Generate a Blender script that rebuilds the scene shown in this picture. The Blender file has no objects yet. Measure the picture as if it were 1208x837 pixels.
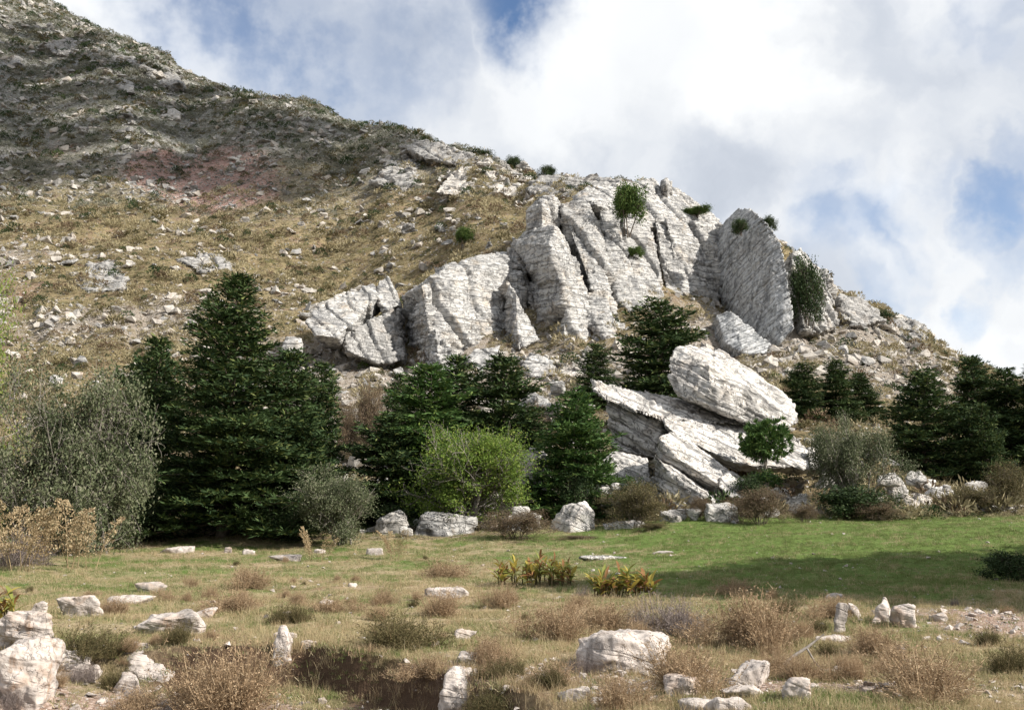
import bpy, bmesh, math
import numpy as np
from mathutils import Vector, Matrix

R = math.radians
sc = bpy.context.scene
COL = sc.collection

# ------------------------------------------------------------------ camera
CAMZ, PITCH, F = 1.6, R(8.8), 1208 * 35 / 36
SP, CP = math.sin(PITCH), math.cos(PITCH)
cam = bpy.data.objects.new('camera', bpy.data.cameras.new('camera'))
COL.objects.link(cam)
cam.location = (0, 0, CAMZ)
cam.rotation_euler = (math.pi / 2 + PITCH, 0, 0)
cam.data.lens, cam.data.sensor_width, cam.data.sensor_fit = 35, 36, 'HORIZONTAL'
cam.data.clip_start, cam.data.clip_end = 0.1, 20000
sc.camera = cam


def ray(px, py):
    """photo pixel -> (x/y, z/y) slopes of its sight line"""
    X = (np.asarray(px, float) - 604) / F
    V = (418.5 - np.asarray(py, float)) / F
    den = CP - V * SP
    return X / den, (SP + V * CP) / den


def P(px, py, d):
    u, w = ray(px, py)
    return np.array([u * d, d, CAMZ + w * d], float)


# ------------------------------------------------------------------ render, world and sun
sc.render.engine = 'CYCLES'
sc.cycles.use_denoising = True
sc.cycles.max_bounces = 5
sc.cycles.diffuse_bounces = 2
sc.cycles.transparent_max_bounces = 4
sc.view_settings.view_transform = 'Standard'
sc.view_settings.look = 'None'
sc.view_settings.exposure = 0.70
sc.view_settings.gamma = 1.0

SUN_EL, SUN_AZ = R(36), R(112)          # azimuth clockwise from +Y: right of and a little behind the camera
SUN = Vector((math.cos(SUN_EL) * math.sin(SUN_AZ), math.cos(SUN_EL) * math.cos(SUN_AZ), math.sin(SUN_EL)))
sd = bpy.data.lights.new('sun', 'SUN')
sd.energy, sd.angle, sd.color = 5.0, R(0.5), (1.0, 0.94, 0.85)
so = bpy.data.objects.new('sun', sd)
COL.objects.link(so)
so.rotation_euler = SUN.to_track_quat('Z', 'Y').to_euler()


class NT:
    """tiny node-tree helper"""
    def __init__(s, tree):
        s.t = tree
        s.t.nodes.clear()

    def n(s, kind, **kw):
        nd = s.t.nodes.new(kind)
        for k, v in kw.items():
            setattr(nd, k, v)
        return nd

    def set(s, sock, v):
        if isinstance(v, bpy.types.NodeSocket):
            s.t.links.new(v, sock)
        elif v is not None:
            if sock.type == 'RGBA' and len(v) == 3:
                v = (*v, 1)
            sock.default_value = v

    def math(s, op, a, b=0.0, c=None, clamp=False):
        nd = s.n('ShaderNodeMath', operation=op, use_clamp=clamp)
        s.set(nd.inputs[0], a)
        s.set(nd.inputs[1], b)
        if c is not None:
            s.set(nd.inputs[2], c)
        return nd.outputs[0]

    def vmath(s, op, a, b=None):
        nd = s.n('ShaderNodeVectorMath', operation=op)
        s.set(nd.inputs[0], a)
        if b is not None:
            if op == 'SCALE':
                s.set(nd.inputs['Scale'], b)
            else:
                s.set(nd.inputs[1], b)
        return nd.outputs['Value'] if op in ('DOT_PRODUCT', 'LENGTH') else nd.outputs['Vector']

    def noise(s, vec, scale, detail=4, rough=0.55, dist=0.0, color=False):
        nd = s.n('ShaderNodeTexNoise')
        s.set(nd.inputs['Vector'], vec)
        nd.inputs['Scale'].default_value = scale
        nd.inputs['Detail'].default_value = detail
        nd.inputs['Roughness'].default_value = rough
        nd.inputs['Distortion'].default_value = dist
        return nd.outputs['Color' if color else 'Fac']

    def ramp(s, fac, lo, hi, a=0.0, b=1.0, smooth=True):
        nd = s.n('ShaderNodeMapRange', interpolation_type='SMOOTHSTEP' if smooth else 'LINEAR')
        s.set(nd.inputs[0], fac)
        for i, v in zip((1, 2, 3, 4), (lo, hi, a, b)):
            s.set(nd.inputs[i], v)
        return nd.outputs[0]

    def mix(s, fac, a, b, blend='MIX'):
        nd = s.n('ShaderNodeMix', data_type='RGBA', blend_type=blend)
        s.set(nd.inputs[0], fac)
        s.set(nd.inputs[6], a)
        s.set(nd.inputs[7], b)
        return nd.outputs[2]

    def attr(s, name):
        return s.n('ShaderNodeAttribute', attribute_name=name).outputs['Fac']


world = bpy.data.worlds.new('World')
sc.world = world
world.use_nodes = True
N = NT(world.node_tree)
dirv = N.n('ShaderNodeTexCoord').outputs['Generated']
sky = N.n('ShaderNodeTexSky', sky_type='NISHITA')
sky.sun_disc = False
sky.sun_elevation, sky.sun_rotation = SUN_EL, SUN_AZ
sky.altitude, sky.dust_density, sky.ozone_density = 1200, 0.2, 3.0
warp = N.noise(dirv, 5.0, 6, 0.6, color=True)
warp = N.vmath('SCALE', N.vmath('SUBTRACT', warp, (0.5, 0.5, 0.5)), 0.20)
dw = N.vmath('NORMALIZE', N.vmath('ADD', dirv, warp))
hole = None
for px, py, a0, a1, k in ((630, -2, 5.0, 0.5, 1.0), (325, 62, 4.8, 0.3, 0.75), (480, 40, 5.5, 0.5, 0.5), (395, 115, 6.0, 0.3, 0.45),
                          (1174, 240, 2.5, 0.2, 0.8), (1192, 290, 2.2, 0.2, 0.5), (1150, 352, 1.5, 0.1, 0.5), (1196, 185, 2.0, 0.2, 0.4)):
    u_, w_ = ray(px, py)
    c = Vector((float(u_), 1.0, float(w_))).normalized()
    h = N.ramp(N.vmath('DOT_PRODUCT', dw, tuple(c)), math.cos(R(a0)), math.cos(R(a1)), 0.0, k)
    hole = h if hole is None else N.math('MAXIMUM', hole, h)
far = N.noise(dw, 2.2, 5, 0.6)
gen = N.ramp(far, 0.53, 0.68, 0.0, 0.85)
hole = N.math('MAXIMUM', hole, gen)
puff = N.noise(dw, 5.0, 6, 0.5)
puff2 = N.noise(dw, 2.6, 3, 0.5)
br = N.math('ADD', N.ramp(puff, 0.34, 0.64, 0.44, 0.60), N.ramp(puff2, 0.38, 0.60, -0.035, 0.085))
ccol = N.mix(N.ramp(br, 0.41, 0.63), (0.84, 0.91, 1.03), (0.97, 0.99, 1.01))
cloudbg = N.n('ShaderNodeBackground')
N.set(cloudbg.inputs[0], ccol)
N.set(cloudbg.inputs[1], br)
skybg = N.n('ShaderNodeBackground')
N.set(skybg.inputs[0], sky.outputs[0])
skybg.inputs[1].default_value = 0.095
hole = N.math('MULTIPLY', hole, N.ramp(N.noise(dirv, 13.0, 5, 0.6), 0.36, 0.60, 0.5, 1.0))
mx = N.n('ShaderNodeMixShader')
N.set(mx.inputs[0], hole)
N.t.links.new(cloudbg.outputs[0], mx.inputs[1])
N.t.links.new(skybg.outputs[0], mx.inputs[2])
wo = N.n('ShaderNodeOutputWorld')
N.t.links.new(mx.outputs[0], wo.inputs[0])


# ------------------------------------------------------------------ numeric helpers
def _h(ix, iy, iz, seed):
    h = (ix.astype(np.int64) * 374761393 + iy.astype(np.int64) * 668265263 + iz.astype(np.int64) * 2147483647 + seed * 1274126177) & 0xFFFFFFFF
    h = ((h ^ (h >> 13)) * 1274126177) & 0xFFFFFFFF
    h = ((h ^ (h >> 16)) * 2246822519) & 0xFFFFFFFF
    return (h ^ (h >> 15)) & 0xFFFFFFFF


def hash01(ix, iy=0, iz=0, seed=0):
    ix = np.asarray(ix)
    return _h(ix, np.zeros_like(ix) + iy, np.zeros_like(ix) + iz, seed) / 4294967295.0


_G = np.array([(1, 1, 0), (-1, 1, 0), (1, -1, 0), (-1, -1, 0), (1, 0, 1), (-1, 0, 1), (1, 0, -1), (-1, 0, -1),
               (0, 1, 1), (0, -1, 1), (0, 1, -1), (0, -1, -1), (1, 1, 0), (-1, 1, 0), (0, -1, 1), (0, -1, -1)], np.float32)


def pnoise(p, seed=0):
    """gradient noise about -1..1 at points p (n,3)"""
    i = np.floor(p).astype(np.int64)
    f = (p - i).astype(np.float32)
    s = f * f * f * (f * (f * 6 - 15) + 10)
    out = np.zeros(len(p), np.float32)
    for dx in (0, 1):
        wx = s[:, 0] if dx else 1 - s[:, 0]
        for dy in (0, 1):
            wy = s[:, 1] if dy else 1 - s[:, 1]
            for dz in (0, 1):
                wz = s[:, 2] if dz else 1 - s[:, 2]
                g = _G[_h(i[:, 0] + dx, i[:, 1] + dy, i[:, 2] + dz, seed) & 15]
                out += wx * wy * wz * (g[:, 0] * (f[:, 0] - dx) + g[:, 1] * (f[:, 1] - dy) + g[:, 2] * (f[:, 2] - dz))
    return out


def fbm(p, octaves=4, seed=0, gain=0.5, lac=2.03):
    p = np.asarray(p, float)
    a, out = 1.0, 0.0
    for o in range(octaves):
        out = out + a * pnoise(p, seed + o * 17)
        p = p * lac + 3.7
        a *= gain
    return out


def xy0(x, y, s):
    return np.stack([x / s, y / s, np.zeros_like(x)], 1)


def sstep(a, b, x):
    t = np.clip((x - a) / (b - a), 0, 1)
    return t * t * (3 - 2 * t)


# ------------------------------------------------------------------ the shape of the land
SKY_PX = [(-520, -190), (-300, -150), (-120, -80), (0, -38), (58, 0), (100, 28), (150, 60), (205, 82), (270, 105), (330, 124), (400, 141), (450, 152),
          (500, 163), (550, 177), (600, 198), (640, 212), (690, 219), (740, 217), (785, 226), (805, 240), (850, 264), (900, 268), (940, 300),
          (985, 338), (1030, 362), (1080, 386), (1100, 404), (1135, 424), (1208, 455), (1400, 510), (1800, 545)]
_s = np.array(SKY_PX, float)
SU, SW = ray(_s[:, 0], _s[:, 1])
TAB = {
    -700: [(34, 645), (45, 610), (60, 545), (100, 430), (220, 220), (300, 110), (440, -30)],
    0: [(34, 652), (45, 610), (60, 548), (100, 436), (220, 205), (300, 90), (440, -38)],
    200: [(34, 651), (45, 612), (60, 552), (100, 440), (200, 240), (340, 82)],
    400: [(34, 650), (45, 614), (60, 562), (80, 502), (100, 442), (150, 335), (265, 141)],
    500: [(34, 649), (45, 614), (60, 560), (80, 497), (98, 436), (150, 300), (230, 163)],
    600: [(34, 647), (45, 610), (60, 545), (80, 484), (98, 438), (130, 290), (190, 198)],
    700: [(34, 644), (45, 605), (60, 540), (80, 480), (98, 438), (128, 300), (146, 232), (165, 219)],
    800: [(32, 641), (42, 605), (60, 520), (80, 465), (100, 420), (128, 330), (146, 250), (155, 236)],
    900: [(32, 636), (43, 606), (60, 512), (80, 456), (100, 420), (118, 400), (138, 320), (150, 268)],
    1000: [(32, 631), (45, 604), (60, 520), (80, 460), (105, 416), (130, 380), (150, 346)],
    1100: [(32, 626), (46, 606), (60, 560), (80, 505), (110, 440), (140, 410), (155, 404)],
    1208: [(32, 622), (48, 600), (60, 575), (80, 530), (120, 480), (160, 455)],
    1900: [(32, 610), (48, 595), (80, 560), (160, 540)],
}
RID = {-700: 440, 0: 440, 200: 340, 400: 265, 500: 230, 600: 190, 700: 165, 800: 155, 900: 150, 1000: 150, 1100: 155, 1208: 160, 1900: 160}
_tu = np.array([(p - 604) / F for p in TAB])
_gd = np.concatenate([np.arange(0, 60, 1.0), np.arange(60, 620, 4.0)])
_gu = np.linspace(-1.3, 1.3, 261)
_cols = []
for p, lst in TAB.items():
    d = np.array([0.0, 12.0, 24.0] + [a for a, b in lst])
    z = [0.0, 0.0, 0.0] + [CAMZ + float(ray(604, b)[1]) * a for a, b in lst]
    if p >= 700:
        z[2] = 0.25 * min(1, (p - 600) / 400)
    _cols.append(np.interp(_gd, d, z))
_cols = np.array(_cols)
_Z = np.stack([np.interp(_gu, _tu, _cols[:, j]) for j in range(len(_gd))], 1)
for _ in range(5):
    _Z[1:-1] = (_Z[:-2] + 2 * _Z[1:-1] + _Z[2:]) / 4
    _Z[:, 2:-1] = (_Z[:, 1:-2] + 2 * _Z[:, 2:-1] + _Z[:, 3:]) / 4


def zgrid(u, d):
    fu = np.clip((u + 1.3) / 0.01, 0, 259.999)
    iu = fu.astype(int)
    j = np.clip(np.searchsorted(_gd, d, side='right') - 1, 0, len(_gd) - 2)
    fd = np.clip((d - _gd[j]) / (_gd[j + 1] - _gd[j]), 0, 1)
    fu = fu - iu
    return ((_Z[iu, j] * (1 - fd) + _Z[iu, j + 1] * fd) * (1 - fu) + (_Z[iu + 1, j] * (1 - fd) + _Z[iu + 1, j + 1] * fd) * fu)


def ridge_d(u):
    return np.interp(u, _tu, list(RID.values()))


def bank_line(x):
    return 11.5 - 0.85 * np.clip(x + 2.3, 0, 2.6) - 0.1 * (x + 2.3)


def zt(x, y):
    """ground height at world x, y"""
    x, y = np.atleast_1d(np.asarray(x, float)), np.atleast_1d(np.asarray(y, float))
    yy = np.maximum(y, 2.0)
    u = np.clip(x / yy, -1.29, 1.29)
    rd = ridge_d(u)
    ws = np.interp(u, SU, SW)
    d = np.minimum(yy, rd)
    z = zgrid(u, d)
    zr = zgrid(u, rd)
    z = z + (CAMZ + ws * rd - zr) * sstep(0.35, 1.0, d / rd) * (d / rd)
    z = z - 0.5 * np.maximum(yy - rd, 0) - 0.002 * np.maximum(yy - rd, 0) ** 2
    far = sstep(38, 75, y)
    mid = sstep(38, 120, y)
    gul = np.stack([u * 7.0 + 0.8 + 0.25 * fbm(xy0(x, y, 26), 2, 14), yy / 70.0, np.zeros_like(u)], 1)
    z = z - far * mid * 1.3 * np.clip(0.30 - np.abs(fbm(gul, 3, 15)), 0, 0.3) / 0.3 * np.clip((rd - yy) / 30, 0, 1)
    near = 1 - sstep(36, 60, y)
    z = z + mid * 1.1 * fbm(xy0(x, y, 19.0), 3, 5) * np.clip((rd * 1.02 - yy) / 25, 0.25, 1) + far * 0.42 * fbm(xy0(x, y, 4.6), 4, 9)
    z = z + near * (0.11 * fbm(xy0(x, y, 3.3), 2, 21) * sstep(3, 9, y) + 0.035 * fbm(xy0(x, y, 0.55), 2, 33))
    yb = bank_line(x) + 0.25 * pnoise(xy0(x, y, 0.8), 41)
    m = sstep(0.9, -0.1, x) * sstep(-5.6, -3.6, x)
    m2 = sstep(-6.2, -4.6, -np.abs(x + 4.6) - 2.2)
    z = z - 0.42 * m * sstep(yb + 0.10, yb - 0.14, y) - 0.18 * m2 * sstep(10.6, 9.6, y)
    return np.maximum(z, -1.4)


def zt1(x, y):
    return float(zt([x], [y])[0])


_D = np.exp(np.linspace(math.log(6.0), math.log(480.0), 1600))


def hit(px, py):
    """where the sight line of a photo pixel meets the land"""
    u, w = ray(px, py)
    z = zt(u * _D, _D)
    k = np.nonzero(z >= CAMZ + w * _D)[0]
    d = _D[k[0]] if len(k) else float(ridge_d(np.array([float(u)]))[0])
    return np.array([u * d, d, zt1(u * d, d)])


def hits(px, py):
    px, py = np.asarray(px, float), np.asarray(py, float)
    return np.array([hit(a, b) for a, b in zip(px, py)])


# ------------------------------------------------------------------ objects and meshes
def npmesh(name, V, Q, mat, smooth=False):
    V, Q = np.asarray(V, np.float32).reshape(-1, 3), np.asarray(Q, np.int32)
    me = bpy.data.meshes.new(name)
    k = Q.shape[1]
    me.vertices.add(len(V))
    me.vertices.foreach_set('co', V.ravel())
    me.loops.add(Q.size)
    me.loops.foreach_set('vertex_index', Q.ravel())
    me.polygons.add(len(Q))
    me.polygons.foreach_set('loop_start', np.arange(len(Q), dtype=np.int32) * k)
    if smooth:
        me.polygons.foreach_set('use_smooth', np.ones(len(Q), bool))
    me.update()
    me.validate()
    for m in (mat if isinstance(mat, (list, tuple)) else [mat]):
        me.materials.append(m)
    return me


def tag(o, label=None, cat=None, group=None, kind=None):
    for k, v in (('label', label), ('category', cat), ('group', group), ('kind', kind)):
        if v:
            o[k] = v
    return o


def obj(name, me, loc=(0, 0, 0), parent=None, rz=0.0, s=1.0):
    o = bpy.data.objects.new(name, me)
    COL.objects.link(o)
    o.location = [float(v) for v in loc]
    o.rotation_euler = (0, 0, float(rz))
    o.scale = (s, s, s) if not isinstance(s, (tuple, list)) else tuple(s)
    if parent is not None:
        o.parent = parent
    return o


def copy_tree(o, parent=None):
    c = o.copy()
    COL.objects.link(c)
    c.parent = parent
    for ch in o.children:
        copy_tree(ch, c)
    return c


class Geo:
    """collects quads"""
    def __init__(s):
        s.v, s.q, s.n = [], [], 0

    def add(s, V, Q):
        V = np.asarray(V, float).reshape(-1, 3)
        s.v.append(V)
        s.q.append(np.asarray(Q, int) + s.n)
        s.n += len(V)

    def tube(s, pts, rad, k=5):
        pts, rad = np.asarray(pts, float), np.asarray(rad, float)
        t = np.gradient(pts, axis=0)
        t /= np.linalg.norm(t, axis=1, keepdims=True) + 1e-9
        ref = np.where(np.abs(t[:, 2:3]) > 0.9, [[1.0, 0, 0]], [[0, 0, 1.0]])
        a = np.cross(t, ref)
        a /= np.linalg.norm(a, axis=1, keepdims=True) + 1e-9
        b = np.cross(t, a)
        ang = np.linspace(0, 2 * math.pi, k, endpoint=False)
        V = pts[:, None] + rad[:, None, None] * (np.cos(ang)[None, :, None] * a[:, None] + np.sin(ang)[None, :, None] * b[:, None])
        i = np.arange(len(pts) - 1)[:, None] * k
        j = np.arange(k)[None]
        jn = (j + 1) % k
        s.add(V, np.stack([i + j, i + jn, i + k + jn, i + k + j], -1).reshape(-1, 4))

    def leaves(s, pos, d, nrm, L, W, bend=0.0):
        """rhombic leaves from pos along unit d, width across d x nrm"""
        sd_ = np.cross(d, nrm)
        sd_ /= np.linalg.norm(sd_, axis=1, keepdims=True) + 1e-9
        L, W = np.broadcast_to(L, len(pos))[:, None], np.broadcast_to(W, len(pos))[:, None]
        m = pos + d * L * 0.45
        V = np.stack([pos, m - sd_ * W * 0.5, pos + d * L + nrm * (bend * L), m + sd_ * W * 0.5], 1)
        n = len(pos)
        s.add(V, np.arange(n * 4).reshape(n, 4))

    def mesh(s, name, mat, smooth=False):
        return npmesh(name, np.concatenate(s.v), np.concatenate(s.q), mat, smooth)


def unit(rng, n):
    v = rng.normal(size=(n, 3))
    return v / np.linalg.norm(v, axis=1, keepdims=True)


def norm(v):
    return v / (np.linalg.norm(v, axis=-1, keepdims=True) + 1e-9)


# ------------------------------------------------------------------ materials
def new_mat(name):
    m = bpy.data.materials.new(name)
    m.use_nodes = True
    return m, NT(m.node_tree)


def finish(n, col, rough=0.9, bump=None, bdist=0.05, bstr=0.6, spec=0.25):
    b = n.n('ShaderNodeBsdfPrincipled')
    n.set(b.inputs['Base Color'], col)
    b.inputs['Roughness'].default_value = rough
    b.inputs['Specular IOR Level'].default_value = spec
    if bump is not None:
        bp = n.n('ShaderNodeBump')
        bp.inputs['Distance'].default_value = bdist
        bp.inputs['Strength'].default_value = bstr
        n.set(bp.inputs['Height'], bump)
        n.t.links.new(bp.outputs[0], b.inputs['Normal'])
    o = n.n('ShaderNodeOutputMaterial')
    n.t.links.new(b.outputs[0], o.inputs[0])


def rock_mat(name, base, grey, stain, sc_=1.0, nb=(0, 0, 1), stainamt=0.5, greyamt=0.5, bd=0.05, seamamt=0.6, bedT=0.75, runamt=0.75):
    m, n = new_mat(name)
    pos = n.n('ShaderNodeNewGeometry').outputs['Position']
    # stretch the pattern along the beds
    along = n.vmath('DOT_PRODUCT', pos, tuple(nb))
    flat = n.vmath('SCALE', pos, 0.22)
    comb = n.n('ShaderNodeCombineXYZ')
    n.set(comb.inputs[2], along)
    vv = n.vmath('ADD', flat, comb.outputs[0])          # stretched along the beds
    streak = n.noise(vv, 2.6 / sc_, 6, 0.65)
    big = n.noise(pos, 0.35 / sc_, 4, 0.6, 0.5)
    fine = n.noise(pos, 7.0 / sc_, 6, 0.7)
    patch = n.noise(pos, 1.3 / sc_, 5, 0.62, 0.6)
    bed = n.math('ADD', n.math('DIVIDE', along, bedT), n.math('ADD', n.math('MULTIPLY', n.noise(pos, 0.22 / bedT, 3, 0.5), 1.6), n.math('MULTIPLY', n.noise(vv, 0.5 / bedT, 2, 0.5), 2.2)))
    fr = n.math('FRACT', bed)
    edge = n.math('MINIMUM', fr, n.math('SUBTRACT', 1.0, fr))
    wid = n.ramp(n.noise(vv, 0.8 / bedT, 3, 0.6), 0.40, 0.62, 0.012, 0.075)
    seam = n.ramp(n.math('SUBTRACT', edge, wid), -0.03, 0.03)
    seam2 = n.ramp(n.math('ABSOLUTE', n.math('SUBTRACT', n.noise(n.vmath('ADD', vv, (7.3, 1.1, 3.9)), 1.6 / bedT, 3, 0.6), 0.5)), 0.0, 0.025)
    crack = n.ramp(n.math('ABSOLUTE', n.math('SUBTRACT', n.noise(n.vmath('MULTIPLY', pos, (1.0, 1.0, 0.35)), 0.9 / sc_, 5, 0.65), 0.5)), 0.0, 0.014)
    c = n.mix(n.ramp(streak, 0.50, 0.68, 0.0, 0.4), base, grey)
    c = n.mix(n.ramp(patch, 0.52, 0.68, 0.0, greyamt), c, grey)
    c = n.mix(n.ramp(big, 0.52, 0.72, 0.0, stainamt), c, stain)
    c = n.mix(n.ramp(fine, 0.58, 0.78, 0.0, 0.40), c, tuple(v * 0.55 for v in grey))
    run = n.noise(n.vmath('MULTIPLY', pos, (1.0, 1.0, 0.10)), 0.75 / sc_, 4, 0.6)
    c = n.mix(n.ramp(run, 0.50, 0.68, 0.0, runamt), c, tuple(v * 0.62 for v in grey))
    c = n.mix(n.math('MULTIPLY', n.ramp(run, 0.44, 0.36), n.ramp(patch, 0.5, 0.6, 0.0, stainamt)), c, stain)
    seam_shade = tuple(v * 0.40 for v in grey)
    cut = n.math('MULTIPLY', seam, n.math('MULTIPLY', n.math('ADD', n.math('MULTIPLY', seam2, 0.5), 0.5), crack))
    c = n.mix(n.math('MULTIPLY', n.math('SUBTRACT', 1.0, cut), seamamt), c, seam_shade)      # crack shade painted into the colour along the seams
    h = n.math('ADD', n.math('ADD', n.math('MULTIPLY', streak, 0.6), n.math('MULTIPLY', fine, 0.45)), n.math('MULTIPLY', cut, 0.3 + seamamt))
    finish(n, c, 0.92, h, bd * sc_ * 2.2, 0.85)
    return m


def leaf_mat(name, cols, trans=0.3, ns=0.6):
    """two or three leaf colours mixed leaf by leaf and clump by clump"""
    m, n = new_mat(name)
    g = n.n('ShaderNodeNewGeometry')
    r = g.outputs['Random Per Island']
    nz = n.noise(g.outputs['Position'], ns, 2)
    f = n.math('ADD', n.math('MULTIPLY', r, 0.65), n.math('MULTIPLY', n.math('SUBTRACT', nz, 0.3), 0.9), clamp=True)
    c = n.mix(n.ramp(f, 0.1, 0.65), cols[0], cols[1])
    if len(cols) > 2:
        c = n.mix(n.ramp(r, 0.78, 0.98), c, cols[2])
    d, t, x = n.n('ShaderNodeBsdfPrincipled'), n.n('ShaderNodeBsdfTranslucent'), n.n('ShaderNodeMixShader')
    d.inputs['Roughness'].default_value = 0.75
    d.inputs['Specular IOR Level'].default_value = 0.2
    n.set(d.inputs['Base Color'], c)
    n.set(t.inputs['Color'], c)
    x.inputs[0].default_value = trans
    n.t.links.new(d.outputs[0], x.inputs[1])
    n.t.links.new(t.outputs[0], x.inputs[2])
    o = n.n('ShaderNodeOutputMaterial')
    n.t.links.new(x.outputs[0], o.inputs[0])
    return m


def bark_mat(name, a, b):
    m, n = new_mat(name)
    pos = n.n('ShaderNodeNewGeometry').outputs['Position']
    f = n.noise(pos, 9, 5, 0.6)
    finish(n, n.mix(n.ramp(f, 0.35, 0.65), a, b), 0.95, f, 0.02)
    return m


M = {}
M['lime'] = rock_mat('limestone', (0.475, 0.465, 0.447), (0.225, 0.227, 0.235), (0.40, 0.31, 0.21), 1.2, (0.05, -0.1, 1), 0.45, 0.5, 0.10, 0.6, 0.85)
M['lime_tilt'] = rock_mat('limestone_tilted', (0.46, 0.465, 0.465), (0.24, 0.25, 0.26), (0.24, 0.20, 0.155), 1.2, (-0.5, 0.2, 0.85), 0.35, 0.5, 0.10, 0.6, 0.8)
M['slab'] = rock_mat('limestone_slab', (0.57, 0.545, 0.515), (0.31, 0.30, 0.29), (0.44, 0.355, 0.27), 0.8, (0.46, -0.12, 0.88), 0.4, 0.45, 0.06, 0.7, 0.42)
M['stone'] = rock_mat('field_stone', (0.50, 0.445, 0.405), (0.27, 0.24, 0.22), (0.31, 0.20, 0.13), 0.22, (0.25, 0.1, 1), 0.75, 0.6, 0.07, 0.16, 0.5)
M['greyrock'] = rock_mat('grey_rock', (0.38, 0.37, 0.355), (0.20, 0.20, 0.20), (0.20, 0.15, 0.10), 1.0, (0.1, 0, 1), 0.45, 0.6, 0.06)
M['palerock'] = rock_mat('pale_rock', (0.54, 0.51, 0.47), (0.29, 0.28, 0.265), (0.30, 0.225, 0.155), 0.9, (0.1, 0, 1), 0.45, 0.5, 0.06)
M['fir'] = leaf_mat('fir_needles', [(0.015, 0.033, 0.012), (0.048, 0.080, 0.026), (0.13, 0.155, 0.048)], 0.13)
M['fir_bright'] = leaf_mat('fir_needles_bright', [(0.030, 0.070, 0.020), (0.075, 0.135, 0.036), (0.14, 0.19, 0.05)], 0.18)
M['bark'] = bark_mat('bark', (0.07, 0.055, 0.042), (0.15, 0.125, 0.10))
M['greybark'] = bark_mat('grey_bark', (0.16, 0.14, 0.12), (0.30, 0.27, 0.24))
M['greyleaf'] = leaf_mat('grey_green_leaves', [(0.058, 0.078, 0.036), (0.13, 0.145, 0.08), (0.24, 0.235, 0.16)], 0.25)
M['yelleaf'] = leaf_mat('yellow_green_leaves', [(0.085, 0.145, 0.026), (0.165, 0.24, 0.045), (0.28, 0.31, 0.08)], 0.38)
M['palegreen'] = leaf_mat('pale_green_leaves', [(0.13, 0.20, 0.04), (0.22, 0.28, 0.06), (0.30, 0.33, 0.1)], 0.4)
M['oakleaf'] = leaf_mat('oak_leaves', [(0.035, 0.070, 0.018), (0.08, 0.13, 0.03), (0.13, 0.17, 0.045)], 0.25)
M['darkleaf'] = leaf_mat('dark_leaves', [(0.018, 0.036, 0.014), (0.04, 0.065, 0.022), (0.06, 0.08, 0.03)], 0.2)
M['brownleaf'] = leaf_mat('brown_twig_leaves', [(0.095, 0.066, 0.042), (0.18, 0.128, 0.082), (0.14, 0.13, 0.06)], 0.2)
M['olivebrown'] = leaf_mat('olive_brown_leaves', [(0.060, 0.056, 0.024), (0.13, 0.11, 0.05), (0.19, 0.14, 0.075)], 0.2)
M['drytwig'] = leaf_mat('dry_twigs', [(0.21, 0.145, 0.085), (0.37, 0.265, 0.165), (0.46, 0.36, 0.24)], 0.25, 2.5)
M['greytwig'] = leaf_mat('grey_twigs', [(0.13, 0.105, 0.095), (0.24, 0.20, 0.185), (0.32, 0.27, 0.24)], 0.15, 2.5)
M['grass'] = leaf_mat('green_grass', [(0.100, 0.140, 0.038), (0.165, 0.205, 0.066), (0.25, 0.26, 0.115)], 0.35, 0.8)
M['olivegrass'] = leaf_mat('olive_grass', [(0.20, 0.20, 0.09), (0.34, 0.305, 0.165), (0.50, 0.42, 0.28)], 0.35, 0.9)
M['straw'] = leaf_mat('straw', [(0.30, 0.225, 0.125), (0.44, 0.35, 0.21), (0.55, 0.46, 0.30)], 0.35, 1.5)
M['tussock'] = leaf_mat('hill_grass', [(0.20, 0.17, 0.09), (0.34, 0.29, 0.175), (0.43, 0.385, 0.26)], 0.25, 0.05)
M['fern'] = leaf_mat('dead_bracken', [(0.25, 0.175, 0.10), (0.40, 0.31, 0.185), (0.51, 0.43, 0.29)], 0.35, 3)
M['leaf_yellow'] = leaf_mat('leaf_yellow', [(0.27, 0.20, 0.045), (0.42, 0.34, 0.08)], 0.35, 4)
M['leaf_lime'] = leaf_mat('leaf_lime', [(0.11, 0.15, 0.035), (0.22, 0.24, 0.06)], 0.35, 4)
M['leaf_brown'] = leaf_mat('leaf_brown', [(0.16, 0.075, 0.035), (0.27, 0.14, 0.06)], 0.3, 4)


# ------------------------------------------------------------------ land
def project(x, y, z):
    zz = z - CAMZ
    dep = y * CP + zz * SP
    return 604 + F * x / dep, 418.5 - F * (zz * CP - y * SP) / dep


def near_px(px, py, rad, x, y):
    c = hit(px, py)
    return np.exp(-(((x - c[0]) ** 2 + ((y - c[1])) ** 2) / rad ** 2))


def lushness(x, y):
    u = x / np.maximum(y, 1)
    g = sstep(-0.10, 0.20, u + 0.09 * fbm(xy0(x, y, 1.4), 3, 54) - 0.05 * pnoise(xy0(x, y, 4), 3) - 0.9 / np.maximum(y, 1) * 3 + 0.10) * sstep(15.5, 19.5, y + 1.2 * pnoise(xy0(x, y, 2), 4))
    base = 0.27 + 0.44 * fbm(xy0(x, y, 2.4), 3, 51) + 0.28 * fbm(xy0(x, y, 0.7), 2, 53) + 0.22 * sstep(14, 26, y)
    return np.clip(np.maximum(base, g * 0.86 + 0.34 * fbm(xy0(x, y, 1.7), 3, 52) + 0.25 * fbm(xy0(x, y, 0.6), 2, 55)), 0, 1)


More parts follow.
